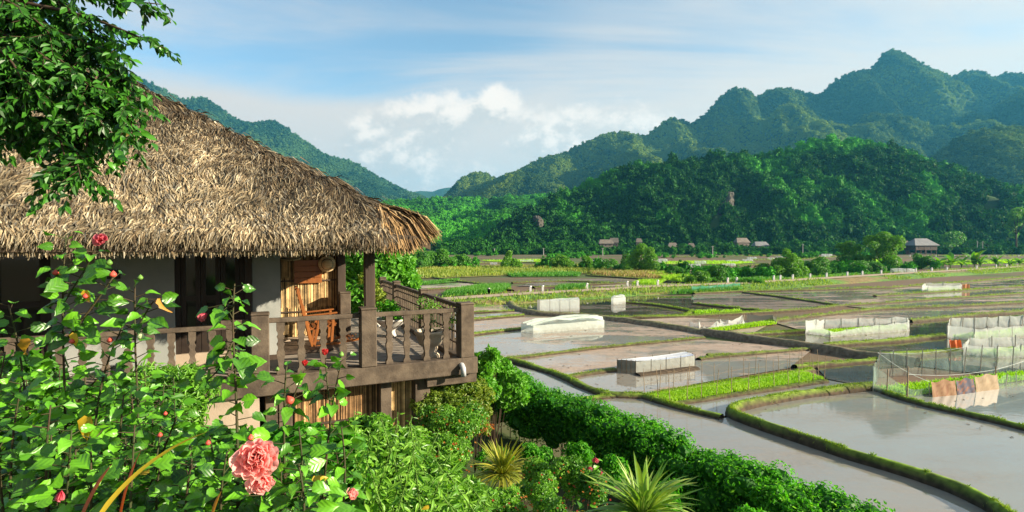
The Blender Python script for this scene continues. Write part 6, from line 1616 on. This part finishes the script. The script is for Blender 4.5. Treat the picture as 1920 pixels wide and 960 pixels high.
# ================================================================== MARKER POSTS, POLES, HOUSES, TREES OF THE PLAIN
M_WHITE = mat_plain('whitewashed_post', (0.72, 0.71, 0.68), (0.52, 0.50, 0.46), 0.8, 3)
pm = MB(); pm.box((0, 0, .33), (.24, .24, .66)); pm.lathe([(.17, .66), (.12, .74), (.01, .78)], k=4)
pmesh = pm.mesh('marker_post', M_WHITE)
ORDS = 'first second third fourth fifth sixth seventh eighth ninth tenth eleventh twelfth thirteenth fourteenth fifteenth sixteenth seventeenth eighteenth nineteenth twentieth twenty-first twenty-second twenty-third twenty-fourth'.split()
for i, px in enumerate([918, 932, 1016, 1027, 1107, 1195, 1213, 1245, 1374, 1397, 1462, 1480, 1500, 1540, 1568, 1605, 1636, 1671, 1731, 1765, 1791, 1848, 1882, 1903]):
    k = np.argmin(np.abs(960 + RQ[:, 0] / RQ[:, 1] * FP - px)); q = RQ[k] - RS[k] * near_side * 1.35
    tag(link('marker_post', pmesh, None, (q[0], q[1], .44)), ORDS[i] + ' from the left of the whitewashed marker posts along the dirt road', 'post', 'marker posts along the dirt road')
for i, px in enumerate([1706, 1740, 1755, 1790, 1812, 1854, 1868, 1900, 1910]):
    q = G(px, 481)
    tag(link('marker_post', pmesh, None, (q[0], q[1], -.05)), ORDS[i] + ' from the left of the tiny white posts on the far lane', 'post', 'marker posts on the far lane')
M_POLE = mat_plain('concrete_pole', (0.36, 0.35, 0.33), (0.28, 0.27, 0.25), .85, 3)
for px, yb, yt, lb in [(1019,478,465,'grey utility pole at the hill foot right of the lone bush'),(927,478,466,'grey utility pole at the hill foot left of the lone bush'),(1130,480,465,'grey utility pole left of the bamboo clump'),(1336,483,461,'pale utility pole below the rock scar'),(1505,478,457,'pale utility pole at the hill foot right of the green awning'),(1842,476,452,'right one of two tall thin poles on the right'),(1832,476,452,'left one of two tall thin poles on the right')]:
    p = G(px, yb); h = (yb - yt) / FP * p[1]; t = thing('utility_pole', lb, 'pole', p)
    MB().tube([(0, 0, -.3), (0, 0, h)], [.22, .14], 7).obj('pole_shaft', M_POLE, t); MB().box((0, 0, h * .93), (1.2, .12, .12)).obj('cross_arm', M_POLE, t)
M_ROOFT = mat_plain('weathered_roof', (0.19, 0.16, 0.13), (0.13, 0.11, 0.09), .85, .6); M_ROOFG = mat_plain('grey_tile_roof', (0.19, 0.19, 0.19), (0.14, 0.14, 0.145), .8, .6); M_ROOFB = mat_plain('blue_green_awning', (0.07, 0.16, 0.155), (0.055, 0.12, 0.12), .6, .6)
M_HWALL = mat_plain('house_wall', (0.20, 0.17, 0.14), (0.15, 0.125, 0.10), .9, .5); M_HDARK = mat_plain('house_timber', (0.075, 0.05, 0.038), (0.05, 0.035, 0.026), .8, .5); M_HPINK = mat_plain('pink_wall', (0.30, 0.20, 0.17), (0.24, 0.16, 0.13), .9, .5)
def far_house(label, x0, x1, ye, yt, yb, Y, mr, mw, hip=.5, stilts=False, porch=None):
    """small house: eave line ye, ridge yt, ground yb in picture rows at distance Y"""
    Y = Y * .93; s = Y / FP; c = P((x0 + x1) / 2, yb, Y); w = (x1 - x0) * s; he = (yb - ye) * s; hr = (yb - yt) * s; d = w * .55; r = thing('village_house', label, 'house', c, R.uniform(-.15, .15))
    wb = MB()
    if stilts:
        wb.box((0, 0, he * .70), (w * .86, d * .86, he * .62))
        for i in range(5):
            for j in (-1, 1): MB().box(((i / 4 - .5) * w * .82, j * d * .4, he * .15), (.25, .25, he * .5)).obj('stilt', M_HDARK, r)
    else: wb.box((0, 0, (he - c[2]) / 2 - .2), (w * .86, d * .86, he + c[2] + .4))
    wall_ = wb.obj('wall', mw, r)
    k = .5 * w * (1 - hip) ; e = he - .15
    V = [(-w / 2, -d / 2, e), (w / 2, -d / 2, e), (w / 2, d / 2, e), (-w / 2, d / 2, e), (-k, 0, hr), (k, 0, hr), (-w / 2, -d / 2, e - .25), (w / 2, -d / 2, e - .25), (w / 2, d / 2, e - .25), (-w / 2, d / 2, e - .25)]
    MB().add(V, [np.array([(0, 1, 5, 4), (2, 3, 4, 5), (0, 6, 7, 1), (1, 7, 8, 2), (2, 8, 9, 3), (3, 9, 6, 0), (6, 9, 8, 7)]), np.array([(1, 2, 5), (3, 0, 4)])]).obj('roof', mr, r)
    zc = he * (.70 if stilts else .45)
    MB().box((-w * .05, -d * .43 - .03, zc - he * .05), (w * .09, .08, he * .5)).obj('door', M_HDARK, r)
    for q in (-.27, .22): MB().box((q * w, -d * .43 - .03, zc), (w * .11, .08, he * .26)).obj('window', M_HDARK, r)
    if porch: MB().box((w * .30, -d * .75, he * .72), (w * .8, d * .7, .2), Matrix.Rotation(.2, 3, 'X')).obj('awning', M_ROOFB, r)
far_house('long grey brown roofed house at the hill foot above the bamboo clump', 1122, 1150, 456, 449, 462, 342, M_ROOFT, M_HWALL, .2)
far_house('small gabled house above the long grey brown roof', 1143, 1160, 454, 446, 462, 346, M_ROOFT, M_HWALL, .1)
far_house('little peaked house just above the bamboo clump', 1192, 1204, 453, 447, 461, 340, M_ROOFT, M_HWALL, .3)
far_house('thatch roofed house left one of a pair below the rock scar', 1250, 1272, 463, 455, 471, 330, M_ROOFT, M_HDARK, .45)
far_house('thatch roofed house right one of a pair below the rock scar', 1288, 1304, 464, 456, 471, 330, M_ROOFT, M_HDARK, .45)
far_house('low brown hut at the left of the thatch pair', 1233, 1242, 468, 464, 472, 328, M_ROOFT, M_HWALL, .3)
far_house('pale roofed house right of the rock scar', 1377, 1404, 454, 446, 464, 338, M_ROOFT, M_HWALL, .25)
far_house('house with a long blue green awning at the hill foot', 1411, 1440, 460, 453, 472, 325, M_ROOFG, M_HDARK, .25, porch=True)
far_house('large stilt house with a hipped grey roof right of the tall tree', 1700, 1752, 459, 447, 475, 292, M_ROOFG, M_HDARK, .5, stilts=True)
far_house('whitish roofed annex at the left of the large stilt house', 1682, 1703, 458, 451, 474, 298, M_ROOFT, M_HPINK, .2)
far_house('pinkish low house at the far left end of the valley', 834, 852, 474, 469, 480, 318, M_ROOFT, M_HPINK, .2)
far_house('pinkish house among trees right of the valley end', 886, 912, 475, 470, 481, 318, M_ROOFT, M_HPINK, .2)

MT_PL = mat_leaf('plain_tree_leaf', (0.022, 0.12, 0.010), (0.12, 0.34, 0.020), rough=.5, transl=.3)
MT_PL2 = mat_leaf('lime_tree_leaf', (0.05, 0.18, 0.010), (0.17, 0.38, 0.022), rough=.5, transl=.36)
def ptree(label, px, yb, w, h, mat, n=1800, cat='tree', name='tree', squash=1.0, spots=None):
    n = int(n * 1.3); w *= 1.18
    """tree of the plain: crown w pixels wide, top h pixels above its foot at row yb"""
    b = G(px, yb); s = b[1] / FP; cl = []; rs = np.random.default_rng(int(px)); W, Hh = w * s, h * s
    m = 9 if spots is None else 0
    for i in range(m):
        a = rs.random() * 6.28; t = rs.uniform(.28, .92); rr = W * .5 * math.sin(math.pi * min(.95, t * .85 + .12)) ** .7 * rs.uniform(.3, .8); q = W * rs.uniform(.15, .25)
        cl.append((np.array((b[0] + rr * math.cos(a), b[1] + rr * math.sin(a), max(Hh * t - q * .4, q * .5))), np.array((q, q, q * .8))))
    for (dx, dy, rp) in spots or []: cl.append((np.array((b[0] + dx * s, b[1] + rs.uniform(-.4, .4) * W * .5, -dy * s)), np.array((rp * s, rp * s, rp * s * .85))))
    k = max(.22, .0022 * b[1])
    return shrub(name, label, (b[0], b[1], 0), cl, n, k * 1.5, k * .8, mat, cat, twigs=6, trunk=.018 * Hh + .04, core=.6, shell=.75)
ptree('tall bamboo clump with a feathery leaning top in the middle of the valley', 1205, 511, 60, 55, MT_PL2, 3200, spots=[(0,-45,11),(10,-40,9),(-8,-34,12),(12,-26,13),(-14,-22,13),(6,-14,14),(18,-12,11),(-24,-12,12),(-30,-8,10),(0,-5,12)])
ptree('dark bushy tree leaning on the left of the bamboo clump', 1178, 508, 36, 32, MT_PL, 1500)
ptree('round bright bush left of the bamboo clump', 1053, 504, 36, 30, MT_PL2, 1700)
ptree('lone bush with a curled tip standing left in the yellow fields', 958, 503, 34, 34, MT_PL2, 1700, spots=[(-2,-29,4),(-4,-24,6),(-6,-16,8),(-10,-8,9),(6,-10,9),(13,-6,8),(0,-5,10)])
ptree('small upright tree between round bush and bamboo', 1100, 506, 24, 28, MT_PL2, 1200)
ptree('low leafy bush just left of the bamboo clump', 1140, 505, 36, 18, MT_PL, 1100)
ptree('round tree at the right end of the left tree row', 868, 502, 34, 30, MT_PL, 1700)
ptree('dark tree in the middle of the left tree row', 822, 503, 46, 38, MT_PL, 2000)
ptree('leafy tree next to the golden corner of the roof', 785, 505, 50, 38, MT_PL, 1900)
ptree('low bush in the left tree row', 845, 503, 30, 20, MT_PL, 900)
ptree('big umbrella shaped tree in front of the stilt house', 1660, 508, 80, 74, MT_PL2, 4200, spots=[(0,-62,14),(-16,-56,13),(18,-55,13),(30,-46,10),(-28,-48,9),(4,-46,16),(-8,-34,14),(14,-32,13),(-22,-18,13),(22,-16,12),(0,-18,14),(30,-8,9)])
ptree('smaller flat topped tree left of the umbrella tree', 1592, 506, 50, 50, MT_PL, 2200, spots=[(0,-46,10),(-16,-44,8),(14,-40,9),(-4,-34,10),(8,-24,11),(-12,-20,11),(20,-12,11),(-22,-8,11),(0,-8,12)])
ptree('twin round bushes with a tall shoot beside the road', 1480, 521, 56, 58, MT_PL2, 3200, spots=[(0,-48,7),(2,-38,9),(-12,-26,14),(14,-27,15),(0,-22,13),(-24,-14,12),(24,-12,13),(4,-8,13),(-10,-7,12)])
ptree('dark low bush left of the twin round bushes', 1438, 520, 36, 28, MT_PL, 1400)
ptree('dark bush on the right of the twin round bushes', 1532, 517, 50, 34, MT_PL, 1900)
ptree('low hedge like bush under the umbrella tree', 1620, 511, 60, 22, MT_PL, 1600)
ptree('round bush beside the banana plants near the road', 1345, 527, 34, 30, MT_PL, 1500)
ptree('lime bush right of the straw grass', 1310, 530, 36, 22, MT_PL2, 1300)
ptree('small dark shrub above the lime bush', 1268, 518, 30, 18, MT_PL, 900)
ptree('dark low bush crouching on the road bank', 1410, 537, 44, 12, MT_PL, 1200)
ptree('dark bush at the left of the banana row', 1728, 504, 34, 28, MT_PL, 1500)
ptree('leafy tree against the cliff at the far right', 1905, 476, 36, 80, MT_PL2, 1600, spots=[(0,-76,12),(-12,-70,10),(12,-68,11),(4,-60,10),(-6,-52,9),(2,-36,7)])
ptree('broad dark tree right of the stilt house', 1775, 476, 56, 40, MT_PL, 1800)
for i, (px, yb, w, h) in enumerate([(700,492,60,30),(740,490,50,26),(650,492,60,34)]): ptree(['tree behind the balcony column','tree behind the side railing','tree behind the bamboo screen'][i], px, yb + 10, w, h + 10, MT_PL, 1200)
ORD = ['first', 'second', 'third', 'fourth', 'fifth', 'sixth', 'seventh', 'eighth', 'ninth']
LM_BAN = mat_leaf('banana_leaf', (0.05, 0.19, 0.015), (0.20, 0.38, 0.03), rough=.4, transl=.4, src='obj')
banl = [strap_mesh(LM_BAN, .28, b, 6, 3) for b in (.6, 1.1, 1.5)]
def banana(label, px, yb, h, group=None):
    b = G(px, yb); s = b[1] / FP; H_ = h * s; r = thing('banana_plant', label, 'plant', b, 0, group); MB().tube([(0, 0, -.1), (0, 0, H_ * .3)], [.16, .11], 6).obj('stem', M_GSTEM, r)
    for i in range(14):
        a = i * 2.4 + R.random(); e = R.uniform(.3, 1.35); put_leaf(R.choice(banl), r, (0, 0, H_ * R.uniform(.12, .3)), (math.cos(a) * math.cos(e), math.sin(a) * math.cos(e), math.sin(e)), (0, 0, 1), H_ * R.uniform(.6, .95), (0, 0, 0))
for i, (px, yb, h) in enumerate([(1762,503,30),(1782,502,34),(1803,501,26),(1827,500,34),(1838,500,26),(1868,499,26),(1893,499,22),(1912,498,24)]): banana(ORD[i] + ' banana plant from the left in the row by the road on the right', px, yb, h, 'banana plants in the row by the road')
for i, (px, yb, h) in enumerate([(1280,526,18),(1293,527,18),(1120,506,16),(1655,508,34),(1530,510,24)]): banana(['banana plant left one beside the lime bush', 'banana plant right one beside the lime bush', 'banana plant between small tree and bamboo', 'banana plant under the umbrella tree', 'banana plant among the dark bushes'][i], px, yb, h)
tag(TUFT.obj('bund_grass', ML_TUFT), 'short grass growing along bunds and road bank', kind='stuff')
